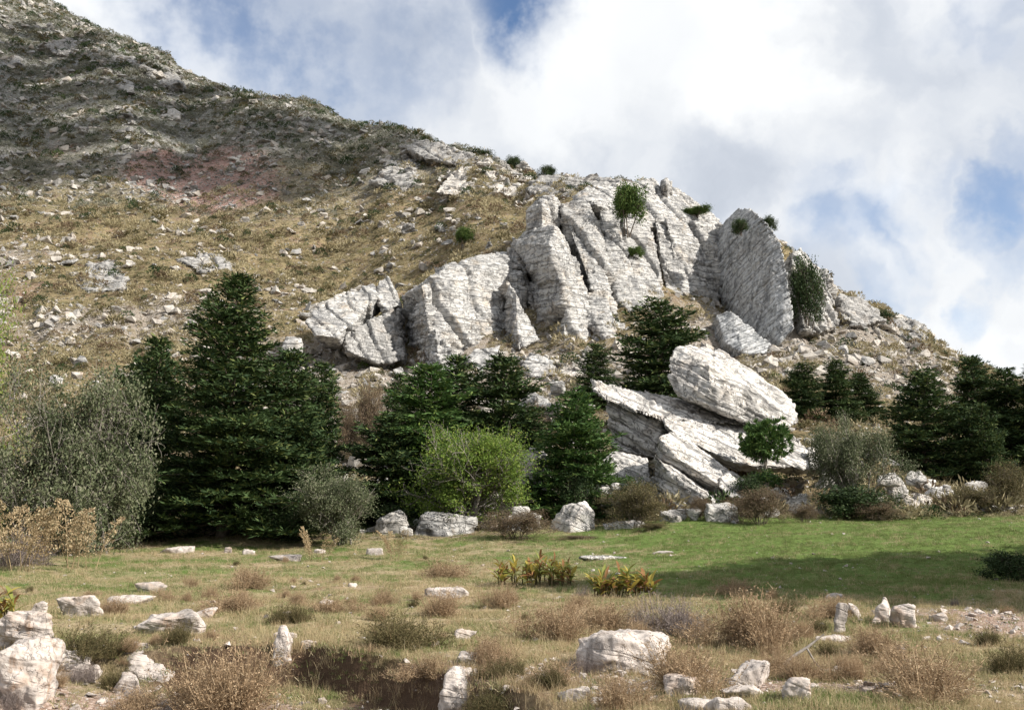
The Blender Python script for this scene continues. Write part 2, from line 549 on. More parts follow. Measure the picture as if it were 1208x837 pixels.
def gravelness(x, y):
    a = np.exp(-(((x - 7.6) / 2.6) ** 2 + ((y - 14.0) / 1.7) ** 2))
    b = np.exp(-(((x + 4.7) / 1.5) ** 2 + ((y - 10.4) / 1.1) ** 2)) * 1.1
    c = np.exp(-(((x + 1.2) / 3.0) ** 2 + ((y - 10.1) / 0.7) ** 2)) * 0.85
    d = np.exp(-(((x - 3.0) / 2.2) ** 2 + ((y - 9.3) / 0.8) ** 2)) * 0.55
    return np.clip(a + b + c + d + 0.25 * fbm(xy0(x, y, 0.8), 3, 61) * (a + b + c + d + 0.25) * 2, 0, 1)


_ue = np.concatenate([np.linspace(-1.28, -0.66, 22), np.arange(-0.64, 0.6401, 0.0027), np.linspace(0.66, 1.28, 22)])
_ye = np.concatenate([np.exp(np.arange(math.log(2.2), math.log(56), 0.0115)), np.exp(np.arange(math.log(56.4), math.log(560), 0.0085))])
UU, YY = np.meshgrid(_ue, _ye)
XX = UU * YY
ZZ = zt(XX.ravel(), YY.ravel()).reshape(XX.shape)
TV = np.stack([XX, YY, ZZ], -1).reshape(-1, 3)
_nc, _nr = len(_ue), len(_ye)
_i = (np.arange(_nr - 1)[:, None] * _nc + np.arange(_nc - 1)[None]).ravel()
TQ = np.stack([_i, _i + 1, _i + _nc + 1, _i + _nc], 1)
_split = TV[_i, 1] < 37 + 6 * np.clip(TV[_i, 0] / TV[_i, 1] + 0.1, 0, 0.6) / 0.5


def sub_sheet(name, mask, mat, attrs):
    q = TQ[mask]
    ids, inv = np.unique(q, return_inverse=True)
    me = npmesh(name, TV[ids], inv.reshape(q.shape), mat, True)
    for k, f in attrs.items():
        a = me.attributes.new(k, 'FLOAT', 'POINT')
        a.data.foreach_set('value', np.clip(f(TV[ids]), 0, 1).astype(np.float32))
    return tag(obj(name, me), kind='structure')


m, n = new_mat('meadow_turf')
pos = n.n('ShaderNodeNewGeometry').outputs['Position']
n1, n2, n3 = n.noise(pos, 1.1, 6, 0.65), n.noise(pos, 9, 5, 0.7), n.noise(pos, 45, 3, 0.7)
dry = n.mix(n.ramp(n2, 0.35, 0.65), (0.25, 0.195, 0.12), (0.41, 0.33, 0.215))
dry = n.mix(n.ramp(n1, 0.5, 0.68), dry, (0.20, 0.12, 0.07))
grn = n.mix(n.ramp(n2, 0.35, 0.65), (0.075, 0.125, 0.028), (0.135, 0.18, 0.05))
c = n.mix(n.ramp(n.math('ADD', n.attr('lush'), n.math('MULTIPLY', n.math('SUBTRACT', n1, 0.5), 0.6)), 0.2, 0.75), dry, grn)
vor = n.n('ShaderNodeTexVoronoi', feature='F1')
n.set(vor.inputs['Vector'], pos)
vor.inputs['Scale'].default_value = 16
grv = n.mix(n.ramp(vor.outputs['Distance'], 0.15, 0.6), (0.50, 0.40, 0.345), (0.22, 0.15, 0.11))
grv = n.mix(n.ramp(n3, 0.4, 0.7), grv, (0.36, 0.27, 0.22))
c = n.mix(n.ramp(n.math('ADD', n.attr('gravel'), n.math('MULTIPLY', n.math('SUBTRACT', n2, 0.5), 0.7)), 0.3, 0.7), c, grv)
c = n.mix(n.attr('soil'), c, n.mix(n2, (0.05, 0.032, 0.022), (0.13, 0.085, 0.055)))  # bare earth, its colour darkened for the shade of an unbuilt overhang
finish(n, c, 1.0, n.math('ADD', n2, n.math('MULTIPLY', n3, 0.5)), 0.06, 0.9, 0.1)
M['meadow'] = m

m, n = new_mat('hillside')
pos = n.n('ShaderNodeNewGeometry').outputs['Position']
n0, n1, n2, n3 = n.noise(pos, 0.06, 5, 0.6), n.noise(pos, 0.35, 6, 0.65), n.noise(pos, 1.6, 6, 0.7), n.noise(pos, 6, 4, 0.75)
c = n.mix(n.ramp(n2, 0.38, 0.62), (0.22, 0.17, 0.095), (0.36, 0.295, 0.17))
c = n.mix(n.ramp(n1, 0.52, 0.66), c, (0.145, 0.135, 0.06))
c = n.mix(n.ramp(n1, 0.48, 0.34), c, (0.27, 0.195, 0.135))
vo = n.n('ShaderNodeTexVoronoi', feature='F1')
n.set(vo.inputs['Vector'], n.vmath('ADD', pos, n.vmath('SCALE', n.noise(pos, 3, 3, color=True), 0.3)))
vo.inputs['Scale'].default_value = 2.1
vsep = n.n('ShaderNodeSeparateColor')
n.set(vsep.inputs[0], vo.outputs['Color'])
peb = n.math('MULTIPLY', n.ramp(vo.outputs['Distance'], 0.42, 0.28), n.ramp(vsep.outputs[0], 0.62, 0.70))     # small stones in the grass
up = n.mix(n.ramp(n2, 0.40, 0.60), (0.19, 0.19, 0.155), (0.34, 0.335, 0.315))
up = n.mix(n.ramp(n1, 0.54, 0.66), up, (0.14, 0.145, 0.085))
c = n.mix(n.attr('upper'), c, up)
scr = n.mix(n.ramp(n3, 0.4, 0.62), (0.28, 0.225, 0.175), (0.46, 0.42, 0.37))
c = n.mix(n.ramp(n.math('ADD', n.attr('scree'), n.math('MULTIPLY', n.math('SUBTRACT', n2, 0.5), 1.2)), 0.35, 0.7), c, scr)
pk = n.mix(n.ramp(n2, 0.4, 0.62), (0.30, 0.175, 0.14), (0.46, 0.33, 0.295))
c = n.mix(n.ramp(n.math('ADD', n.attr('pink'), n.math('MULTIPLY', n.math('SUBTRACT', n1, 0.5), 1.0)), 0.22, 0.6), c, pk)
gr = n.mix(n.ramp(n2, 0.4, 0.62), (0.22, 0.22, 0.22), (0.36, 0.36, 0.35))
c = n.mix(n.ramp(n.math('ADD', n.attr('rocky'), n.math('MULTIPLY', n.math('SUBTRACT', n1, 0.5), 1.2)), 0.45, 0.75), c, gr)
c = n.mix(peb, c, n.mix(vsep.outputs[1], (0.29, 0.262, 0.225), (0.43, 0.395, 0.345)))
c = n.mix(n.math('MULTIPLY', n.ramp(vsep.outputs[2], 0.72, 0.80), n.ramp(vo.outputs['Distance'], 0.55, 0.3)), c, n.mix(n3, (0.06, 0.06, 0.03), (0.14, 0.115, 0.06)))
finish(n, c, 1.0, n.math('ADD', n.math('ADD', n2, n3), n.math('MULTIPLY', peb, 0.8)), 0.40, 1.0, 0.1)
M['hill'] = m


def bank_soil(v):
    x, y = v[:, 0], v[:, 1]
    return sstep(0.5, -0.2, x) * sstep(-5.0, -3.4, x) * np.exp(-((y - bank_line(x) + 0.1) / 0.4) ** 2) * 1.15


meadow = sub_sheet('meadow', _split, M['meadow'], dict(
    lush=lambda v: lushness(v[:, 0], v[:, 1]), gravel=lambda v: gravelness(v[:, 0], v[:, 1]), soil=bank_soil))


def scree_at(v):
    x, y = v[:, 0], v[:, 1]
    s_ = 0.14 + 0.38 * fbm(xy0(x, y, 22), 3, 71)
    for px, py, r, k in ((300, 380, 22, 0.25), (420, 460, 16, 0.55), (620, 450, 16, 0.7), (30, 300, 12, 0.3), (640, 560, 12, 0.6), (1060, 430, 24, 0.75), (960, 420, 14, 0.5), (150, 400, 18, 0.15)):
        s_ = s_ + k * near_px(px, py, r, x, y)
    return s_


def pink_at(v):
    x, y = v[:, 0], v[:, 1]
    return sum(k * near_px(px, py, r, x, y) for px, py, r, k in ((205, 200, 14, 0.75), (245, 215, 13, 0.9), (280, 232, 10, 0.75), (60, 180, 10, 0.4), (20, 350, 6, 0.4)))


def rocky_at(v):
    x, y = v[:, 0], v[:, 1]
    s_ = 0.10 + 0.30 * fbm(xy0(x, y, 30), 3, 81)
    for px, py, r, k in ((50, 65, 45, 0.6), (130, 70, 35, 0.5), (470, 195, 22, 0.6), (570, 200, 20, 0.6), (750, 240, 16, 0.8), (1000, 365, 16, 0.7), (1080, 395, 14, 0.7)):
        s_ = s_ + 0.5 * k * near_px(px, py, r, x, y)
    return s_


mountain = sub_sheet('mountain_slope', ~_split, M['hill'], dict(
    scree=scree_at, pink=pink_at, rocky=rocky_at,
    upper=lambda v: sstep(48, 95, v[:, 2] + 10 * fbm(xy0(v[:, 0], v[:, 1], 30), 2, 91))))
g_ = np.array([(-9000, -9000, -0.9), (9000, -9000, -0.9), (9000, 9000, -0.9), (-9000, 9000, -0.9)])
tag(obj('ground', npmesh('ground', g_, [[0, 1, 2, 3]], M['meadow'])), kind='structure')


# ------------------------------------------------------------------ rock
def hull_into(bm, pts):
    b2 = bmesh.new()
    vs = [b2.verts.new([float(c) for c in p]) for p in pts]
    r = bmesh.ops.convex_hull(b2, input=vs)
    bad = [e for e in set(r['geom_interior'] + r['geom_unused']) if isinstance(e, bmesh.types.BMVert)]
    bmesh.ops.delete(b2, geom=bad, context='VERTS')
    bmesh.ops.recalc_face_normals(b2, faces=b2.faces[:])
    vm = {v: bm.verts.new(v.co) for v in b2.verts}
    for f in b2.faces:
        bm.faces.new([vm[v] for v in f.verts])
    b2.free()


def remeshed(hulls, voxel, smooth=2):
    """union of convex hulls as an even quad mesh -> vertices, quads, vertex normals"""
    bm = bmesh.new()
    for h in hulls:
        hull_into(bm, h)
    me = bpy.data.meshes.new('tmp')
    bm.to_mesh(me)
    bm.free()
    o = bpy.data.objects.new('tmp', me)
    COL.objects.link(o)
    md = o.modifiers.new('r', 'REMESH')
    md.mode, md.voxel_size = 'VOXEL', voxel
    if smooth:
        sm = o.modifiers.new('s', 'SMOOTH')
        sm.factor, sm.iterations = 0.5, smooth
    ev = o.evaluated_get(bpy.context.evaluated_depsgraph_get())
    m2 = ev.to_mesh()
    V = np.empty(len(m2.vertices) * 3, np.float32)
    m2.vertices.foreach_get('co', V)
    Nn = np.empty(len(m2.vertices) * 3, np.float32)
    m2.vertices.foreach_get('normal', Nn)
    Q = np.empty(len(m2.loops), np.int32)
    m2.loops.foreach_get('vertex_index', Q)
    ev.to_mesh_clear()
    bpy.data.objects.remove(o)
    bpy.data.meshes.remove(me)
    return V.reshape(-1, 3).astype(float), Q.reshape(-1, 4), Nn.reshape(-1, 3).astype(float)


def bedded(V, Nn, nb, T, A, J, seed, rough=0.06, joint=0.5, fine=0.35, col=None):
    """layered, jointed limestone relief: beds of thickness T stand out or back by A, cut by joints J apart; col = (width, step, lean) of tall columns"""
    nb = np.asarray(nb, float) / np.linalg.norm(nb)
    a = np.cross(nb, [0.35, 1, 0.1])
    a /= np.linalg.norm(a)
    b = np.cross(nb, a)
    wv = fbm(V / (T * 7), 3, seed)
    side = np.clip(1.2 - (Nn @ nb) ** 2 * 1.2, 0, 1)
    out = np.zeros(len(V))
    if col:
        cw, ca, lean = col
        s = (V[:, 0] + 0.55 * V[:, 1] + lean * V[:, 2]) / cw + 0.35 * fbm(V / (cw * 2.2), 3, seed + 21) + 0.37 * seed
        k = np.floor(s)
        f = s - k
        e = np.minimum(f, 1 - f)
        edge = hash01(np.round(s).astype(int), 5, 1, seed + 23)
        out += ca * (hash01(k.astype(int), 11, 2, seed) - 0.55) * 1.3 * side - ca * (0.5 + 1.1 * edge) * np.exp(-(e / 0.040) ** 2)
        out += ca * 1.1 * (0.5 - f) * side
        wv = wv + 0.6 * hash01(k.astype(int), 13, 2, seed)
    for k, (t, am) in enumerate(((T, 1.0), (T * 0.31, fine))):
        s = V @ nb / t + wv * (0.75 if k == 0 else 1.6) + 0.13 * seed
        L = np.floor(s)
        f = s - L
        lj = hash01(L.astype(int), 7, k, seed)
        s1 = V @ a / (J * (1 if k == 0 else 0.5)) + lj * 5 + 0.25 * fbm(V / (J * 0.6), 2, seed + 3)
        s2 = V @ b / (J * (1.2 if k == 0 else 0.6)) + lj * 9 + 0.25 * fbm(V / (J * 0.6), 2, seed + 5)
        c1, c2 = np.floor(s1), np.floor(s2)
        blk = hash01(L.astype(int), c1.astype(int) * 131 + c2.astype(int), k, seed + 1) - 0.5
        patch = np.clip(0.55 + 0.9 * pnoise(V / (T * 3.3), seed + 31), 0.1, 1.2)
        # undercut at the foot of each bed, open seam between beds
        gb = (np.clip(1.25 - f / (0.20 if k == 0 else 0.28), 0, 1) + 0.5 * np.exp(-((1 - f) / 0.05) ** 2)) * (0.25 + 0.95 * hash01(np.floor(s).astype(int), 3, k, seed + 2)) * patch
        e1, e2 = np.minimum(s1 - c1, c1 + 1 - s1), np.minimum(s2 - c2, c2 + 1 - s2)
        gj = np.maximum(np.exp(-(e1 / 0.05) ** 2), np.exp(-(e2 / 0.05) ** 2)) * patch
        out += am * A * (side * ((lj - 0.5) * 0.8 - 1.0 * gb) + blk * joint * (0.35 + 0.65 * side) - 0.7 * joint * gj)
    out += rough * fbm(V / (rough * 9), 4, seed + 8, 0.6) - 3.0 * rough * (np.abs(fbm(V / (rough * 26), 4, seed + 9, 0.55)) - 0.25)
    return out


def rock(name, hulls, mat, nb=(0, 0, 1), T=1.0, A=0.25, J=2.5, voxel=0.15, seed=1, rough=0.06, joint=0.5, fine=0.35,
         label=None, cat='rock', group=None, kind=None, smooth=1, bury=True, shade=False, parent=None, col=None):
    V, Q, Nn = remeshed(hulls, voxel, smooth)
    V = V + Nn * bedded(V, Nn, nb, T, A, J, seed, rough, joint, fine, col)[:, None]
    if bury:                                    # leave out what lies deep underground
        keep = V[:, 2] > zt(V[:, 0], V[:, 1]) - max(0.4, 3 * voxel)
        fq = keep[Q].any(1)
        Q = Q[fq]
        if len(Q) == 0:
            print('BURIED', label)
            return None
        ids, inv = np.unique(Q, return_inverse=True)
        V, Q = V[ids], inv.reshape(Q.shape)
    base = np.array([V[:, 0].mean(), V[:, 1].mean(), V[:, 2].min()])
    me = npmesh(name, V - base, Q, mat, shade)
    return tag(obj(name, me, base, parent), label, cat, group, kind)


def ext(front, dy=6.0, dz=0.0, dx=0.0):
    """front points given as (px, py, depth), plus the same points pushed back into the hill"""
    f = [P(*p) for p in front]
    return f + [p + np.array([dx, dy, dz]) for p in f]


LV = (0.06, -0.12, 1.0)
CL = 'limestone cliff buttresses'
cliff = [
    # label, front points (px, py, depth), back
    ('white cliff face standing at the left end with its broad left side in shadow', [
        [(497, 338, 103), (510, 430, 99), (478, 350, 117), (471, 400, 114), (474, 430, 111), (530, 310, 110), (585, 296, 116), (608, 312, 114), (600, 350, 110), (592, 405, 106), (555, 425, 101)],
        [(592, 300, 116), (612, 322, 113), (628, 395, 108), (590, 408, 106), (600, 330, 112)],
        [(512, 385, 100), (545, 425, 97), (515, 436, 96.5), (505, 430, 99), (540, 440, 96.5)]], LV, 1.0, 0.34, 2.3, 0.16),
    ('pointed grey fin of rock in the gap beside the white cliff face', [
        [(596, 328, 108), (608, 340, 106), (640, 400, 103), (612, 412, 100.5), (586, 408, 109), (583, 365, 113), (632, 395, 104)]], LV, 1.2, 0.2, 2.2, 0.15),
    ('tall leaning rock tower whose left half lies in shade', [
        [(605, 288, 119), (618, 272, 120), (655, 266, 113), (668, 280, 114), (688, 330, 111), (660, 330, 106), (640, 330, 110), (650, 290, 109)],
        [(626, 335, 116), (640, 350, 112), (664, 330, 106), (688, 325, 109), (697, 372, 107), (692, 424, 104), (666, 430, 101), (644, 398, 110)]], (0.12, -0.15, 1), 0.85, 0.28, 1.8, 0.15),
    ('small white topped rock block perched above the leaning tower', [
        [(620, 248, 121), (634, 231, 122), (655, 229, 122), (664, 240, 123), (660, 268, 120), (640, 270, 117), (622, 268, 119), (640, 240, 118)]], LV, 0.8, 0.18, 1.6, 0.15),
    ('grey rock wedge filling the dark cleft left of the leaning tower', [
        [(600, 290, 119), (612, 300, 117), (632, 360, 112), (646, 408, 108), (628, 400, 110), (610, 340, 115)]], LV, 1.0, 0.25, 1.8, 0.17),
    ('broad pale leaning rib of cliff right of the deep crack', [
        [(664, 240, 122), (690, 234, 122), (704, 262, 120.5), (722, 330, 113), (742, 408, 104.5), (724, 414, 103.5), (712, 380, 106), (700, 340, 110.5), (684, 300, 115.5), (668, 262, 119)]], (0.1, -0.15, 1), 0.8, 0.26, 2.6, 0.15),
    ('second pale rib of cliff under the small crack bush', [
        [(704, 236, 124), (728, 246, 123), (742, 300, 118), (757, 350, 113), (764, 402, 108.5), (744, 406, 107.5), (726, 335, 114.5), (706, 270, 121)]], (0.08, -0.15, 1), 0.8, 0.26, 2.4, 0.15),
    ('ribbed cliff face under the green bush with the shadow edge across it', [
        [(735, 256, 124), (768, 262, 125), (777, 310, 121), (791, 400, 110.5), (766, 407, 108.5), (752, 345, 114), (738, 300, 119.5)]], (0.06, -0.15, 1), 0.8, 0.26, 2.4, 0.15),
    ('narrow ribbed column at the edge of the shadowed recess', [
        [(772, 258, 127), (800, 264, 128), (813, 310, 124), (825, 392, 115.5), (796, 405, 112.5), (783, 330, 120.5)]], (0.06, -0.15, 1), 0.75, 0.26, 2.0, 0.15),
    ('cliff recess in shadow against the great leaning slab', [
        [(785, 258, 127), (850, 262, 131), (856, 330, 127), (852, 395, 121), (815, 402, 116), (805, 330, 121)]], LV, 0.9, 0.3, 2.0, 0.17),
    ('dark inner wall of the cliff showing in the gaps between the buttresses', [
        [(478, 365, 121), (560, 306, 124), (640, 284, 128), (720, 262, 131), (850, 272, 136), (852, 402, 126), (780, 415, 117), (700, 425, 114), (590, 425, 113), (478, 428, 116)]], LV, 1.0, 0.4, 2.0, 0.24),
    ('rounded pale crag at the crest above the cliff', [
        [(668, 240, 124), (690, 219, 130), (745, 214, 138), (800, 222, 142), (850, 258, 138), (846, 275, 134), (790, 270, 128), (735, 265, 124), (700, 240, 122)]], LV, 0.9, 0.3, 2.0, 0.18),
    ('short dark pillar at the foot of the cliff beside the leaning tower', [
        [(692, 345, 109), (715, 340, 109), (733, 405, 104), (715, 416, 102), (697, 418, 103), (700, 380, 106)]], LV, 0.6, 0.25, 1.5, 0.14),
]
for i, (lab, hs, nb, T, A, J, vx) in enumerate(cliff):
    rock('rock_buttress', [ext(h, 9.0, -1.0) for h in hs], M['lime'], nb, T, A * 1.25, J, vx * 0.88, 11 + i, 0.055, 0.75, 0.45, label=lab, cat='cliff', group=CL, col=(6.2, 0.55, 0.22), smooth=0)

TB = (-0.50, 0.25, 0.83)
rock('rock_buttress', [ext([(846, 276, 129), (858, 258, 129), (872, 245, 127), (886, 247, 123), (904, 260, 117), (922, 288, 113), (930, 330, 109), (938, 386, 105), (920, 405, 104.5), (880, 388, 114), (852, 350, 124), (842, 310, 128)], 9, -1)],
     M['lime_tilt'], TB, 0.95, 0.40, 3.6, 0.115, 31, 0.06, 0.5, smooth=0, label='great leaning slab at the right end of the cliff, its grey face in shade', cat='cliff', group=CL)
rock('rock_buttress', [ext([(932, 300, 121), (945, 292, 122), (972, 318, 123), (984, 345, 122), (988, 385, 117), (970, 392, 113), (948, 390, 110), (940, 340, 116)], 8, -1)],
     M['lime'], LV, 0.9, 0.45, 1.8, 0.13, 32, 0.07, col=(2.6, 0.6, 0.25), label='lower crag holding a dark green bush right of the great slab', cat='cliff', group=CL)
rock('rock_buttress', [ext([(845, 372, 110), (862, 366, 109), (885, 385, 106), (905, 400, 103), (918, 415, 101), (880, 418, 100), (855, 405, 104)], 6, -1)],
     M['lime_tilt'], TB, 0.6, 0.25, 1.6, 0.14, 33, 0.06, label='broken grey rocks at the foot of the great slab', cat='cliff', group=CL)

# knobs, ledges and blocks about the cliff: (label, front points, material, bed normal, T, A, J, voxel)
RB = 'rock blocks round the cliff'
blocks = [
    ('rounded knob on the crest left of the little head shaped rock', [(748, 225, 138), (755, 212, 139), (772, 210, 139), (780, 222, 138), (778, 246, 136), (752, 246, 136), (765, 230, 134)], 'lime', LV, 1.2, 0.12, 2.5, 0.16),
    ('little head shaped rock at the very top of the crest', [(779, 213, 137), (786, 209, 137), (793, 213, 137), (793, 224, 136.5), (788, 233, 136), (781, 226, 136), (786, 218, 134.5)], 'lime', LV, 1.5, 0.1, 2.5, 0.14),
    ('long pale slab stepping down at the left foot of the cliff', [(362, 380, 101), (372, 366, 104), (400, 350, 107), (440, 332, 111), (448, 348, 109), (412, 385, 101), (396, 398, 98.5), (372, 395, 98.5)], 'lime', (0.42, -0.3, 0.85), 0.9, 0.2, 2.6, 0.13),
    ('upright white block above the stepped slab', [(446, 330, 112), (458, 325, 113), (468, 345, 111), (472, 360, 108.5), (452, 366, 107), (446, 350, 109)], 'lime', (0.5, -0.2, 0.8), 1.2, 0.15, 2.5, 0.13),
    ('shadowed dark rocks between the stepped slab and the white cliff face', [(405, 395, 101), (440, 375, 104), (470, 362, 108), (474, 425, 103), (445, 428, 100), (408, 414, 99.5)], 'greyrock', LV, 0.8, 0.35, 1.4, 0.14),
    ('thin pale ledge running along the top of the stepped slab', [(366, 366, 107), (385, 352, 109), (420, 340, 112), (424, 346, 111), (392, 362, 107.5), (370, 374, 105.5)], 'palerock', (0.4, -0.3, 0.85), 0.6, 0.2, 1.6, 0.14),
    ('squared white boulder lying below the white cliff face', [(548, 420, 97), (562, 411, 98), (590, 408, 98), (588, 420, 96), (586, 440, 94), (568, 442, 93.5), (560, 430, 95)], 'lime', (0.2, -0.4, 0.9), 1.5, 0.12, 2.5, 0.11),
    ('pale boulder pile at the foot of the leaning tower', [(618, 425, 95), (630, 416, 96.5), (650, 424, 96), (655, 440, 93), (635, 446, 92), (617, 442, 93)], 'lime', LV, 0.7, 0.25, 1.1, 0.11),
    ('grey broken ledge right of the boulder pile under the leaning tower', [(660, 428, 98), (690, 424, 98), (705, 436, 95), (690, 446, 93), (663, 444, 94)], 'palerock', LV, 0.6, 0.25, 1.2, 0.12),
    ('pale limestone band along the shoulder of the ridge', [(512, 226, 176), (530, 205, 186), (560, 190, 193), (600, 194, 188), (628, 214, 178), (612, 232, 170), (570, 224, 173), (540, 232, 172)], 'palerock', (-0.5, -0.3, 0.8), 1.8, 0.7, 3.2, 0.26),
    ('grey jointed rocks at the left end of the limestone band', [(440, 215, 184), (455, 190, 200), (480, 178, 208), (500, 190, 198), (495, 222, 180), (470, 228, 178), (485, 205, 183)], 'greyrock', LV, 1.8, 0.8, 2.8, 0.28),
    ('grey rocks capping the ridge line above the pale limestone band', [(470, 172, 222), (500, 164, 224), (545, 176, 214), (575, 190, 202), (545, 196, 202), (500, 186, 212)], 'greyrock', LV, 1.5, 0.8, 3.2, 0.3),
    ('bare grey crag along the crest left of the cliff', [(620, 222, 160), (645, 206, 166), (690, 212, 158), (735, 210, 152), (742, 226, 146), (690, 232, 146), (640, 240, 150)], 'greyrock', LV, 1.4, 0.6, 2.4, 0.24),
    ('rough low outcrop among grass above the cliff on the left', [(440, 285, 152), (462, 262, 158), (500, 258, 158), (510, 272, 152), (480, 290, 147), (452, 292, 147)], 'palerock', LV, 1.0, 0.7, 1.5, 0.22),
    ('second rough outcrop in the grass further up the slope', [(510, 268, 158), (530, 252, 163), (560, 246, 165), (552, 264, 158), (525, 274, 154)], 'greyrock', LV, 1.0, 0.7, 1.5, 0.23),
    ('knobbly brown outcrop in the middle of the lit left slope', [(80, 335, 138), (105, 310, 146), (140, 306, 147), (155, 322, 142), (140, 342, 134), (100, 345, 133)], 'greyrock', LV, 0.9, 0.7, 1.6, 0.22),
    ('low knobbly outcrop right of the brown outcrop', [(215, 308, 146), (235, 298, 150), (262, 300, 149), (270, 316, 143), (240, 322, 140)], 'greyrock', LV, 0.9, 0.7, 1.6, 0.24),
    ('long pale slab lying in the shade beside the pink scree', [(268, 186, 234), (285, 181, 238), (318, 181, 238), (320, 188, 232), (290, 191, 230)], 'palerock', LV, 1.6, 0.4, 4, 0.3),
    ('smooth pale dome of rock alone on the upper slope', [(184, 138, 300), (190, 129, 305), (205, 127, 305), (214, 133, 302), (212, 140, 298), (198, 142, 297)], 'palerock', LV, 3, 0.3, 6, 0.34),
    ('dark ledge of grey rock near the top of the slope', [(118, 72, 385), (135, 66, 392), (160, 66, 392), (160, 74, 384), (130, 77, 380)], 'greyrock', LV, 2, 0.8, 5, 0.45),
    ('broad grey crag under the skyline on the upper left', [(50, 52, 400), (80, 44, 408), (102, 54, 400), (95, 66, 388), (65, 64, 390)], 'greyrock', (0.5, -0.2, 0.9), 2.4, 1.0, 5, 0.45),
    ('flat grey outcrop at the left edge of the upper slope', [(-10, 68, 392), (22, 66, 394), (26, 74, 386), (0, 78, 383), (-14, 76, 384)], 'greyrock', LV, 2, 0.8, 5, 0.45),
    ('grey crag stepping down the skyline above the pink scree', [(172, 92, 352), (185, 84, 358), (205, 86, 356), (212, 97, 346), (190, 103, 342)], 'greyrock', LV, 2, 0.9, 4, 0.4),
    ('small grey crag standing below the dark ledge', [(134, 100, 345), (146, 92, 352), (160, 97, 348), (158, 108, 338), (140, 109, 338)], 'greyrock', LV, 2, 0.9, 4, 0.4),
    ('crag at the right shoulder below the lower crag', [(990, 345, 136), (1012, 350, 138), (1040, 365, 137), (1042, 378, 132), (1015, 385, 128), (992, 375, 130)], 'greyrock', LV, 1.1, 0.5, 1.8, 0.2),
    ('grey cliff end where the ridge drops away on the right', [(1048, 372, 142), (1070, 374, 143), (1092, 382, 142), (1098, 398, 138), (1075, 402, 135), (1052, 394, 137)], 'greyrock', (-0.3, 0, 1), 1.2, 0.6, 1.8, 0.2),
]
for i, (lab, pts, mt, nb, T, A, J, vx) in enumerate(blocks):
    if pts[0][2] > 115 and i > 1:                 # stands on the open slope: bring it to where its foot meets the land
        lo = max(pts, key=lambda p: p[1])
        sh = hit(lo[0], lo[1])[1] - 1.0 - lo[2]
        pts = [(a, b, c + sh) for a, b, c in pts]
    rock('rock_block', [ext(pts, 5.0, -0.5)], M[mt], nb, T, A * 1.3, J, vx * 1.0, 60 + i, 0.09 * max(1, vx / 0.16), 0.8, 0.45, col=(5.0, 0.6, 0.1) if pts[0][2] > 145 else (2.6, 0.3, 0.15), label=lab, cat='rock', group=RB)

# ------------------------------------------------------------------ the fallen slabs in the middle
SB = (0.46, -0.12, 0.88)
SG = 'fallen limestone slabs'
rock('limestone_boulder', [
    [P(787, 421, 50), P(796, 410, 51), P(812, 406, 52), P(850, 412, 53), P(866, 428, 52), P(900, 446, 51.5), P(934, 472, 51), P(945, 498, 49), P(930, 505, 48),
     P(838, 450, 47.5), P(832, 476, 47.5), P(800, 468, 48.5), P(792, 445, 49), P(836, 430, 48), P(880, 500, 47.5), P(850, 430, 56), P(930, 480, 56), P(830, 480, 55), P(800, 440, 55)]],
     M['slab'], SB, 0.62, 0.34, 3.2, 0.062, 101, 0.05, 0.55, 0.5, label='big rounded layered boulder topping the fallen slabs', cat='boulder', group=SG, smooth=0)
rock('limestone_slab', [
    [P(696, 456, 49), P(703, 452, 50), P(780, 467, 52), P(880, 486, 52), P(890, 500, 49), P(800, 497, 47.5), P(780, 496, 47), P(716, 472, 48), P(705, 464, 48.5)],
    [P(716, 474, 48.6), P(778, 498, 47.6), P(772, 540, 47.4), P(724, 532, 48.4), P(718, 500, 49.5), P(780, 470, 53), P(850, 500, 52), P(850, 545, 51), P(730, 540, 52)]],
     M['slab'], SB, 0.42, 0.28, 2.8, 0.058, 102, 0.05, 0.6, 0.5, label='long overhanging slab jutting left with its underside in shade', cat='slab', group=SG)
rock('limestone_slab', [
    [P(788, 484, 49), P(800, 480, 50), P(880, 492, 51), P(940, 518, 50), P(970, 541, 48), P(968, 553, 45.8), P(900, 551, 45), P(866, 546, 44.8), P(800, 516, 45), P(782, 498, 46),
     P(870, 556, 45.6), P(960, 560, 47), P(800, 530, 47)]],
     M['slab'], SB, 0.5, 0.26, 2.6, 0.058, 103, 0.05, 0.6, 0.5, label='broad sunlit slab sloping down right below the rounded boulder', cat='slab', group=SG)
rock('limestone_slab', [
    [P(776, 514, 43.6), P(790, 508, 44.5), P(810, 516, 44.8), P(848, 546, 44.5), P(888, 574, 43.5), P(882, 583, 42.6), P(846, 570, 42.4), P(800, 540, 42.6), P(784, 545, 43), P(850, 585, 43.5), P(775, 545, 45)]],
     M['slab'], (0.5, -0.25, 0.83), 0.5, 0.2, 2.6, 0.05, 104, 0.04, 0.4, 0.5, label='sharp edged bright blade of rock sloping down right under the sunlit slab', cat='slab', group=SG)
rock('limestone_slab', [
    [P(772, 534, 43.2), P(786, 552, 42.2), P(812, 566, 41.8), P(838, 584, 41.6), P(846, 604, 41.4), P(800, 606, 41.8), P(768, 566, 43.2), P(770, 606, 43.0), P(856, 594, 43.6), P(780, 548, 45.6)]],
     M['slab'], (0.5, -0.25, 0.83), 0.45, 0.2, 1.8, 0.05, 107, 0.045, 0.5, 0.5, label='lowest cracked block with a dark left end under the bright blade', cat='slab', group=SG)
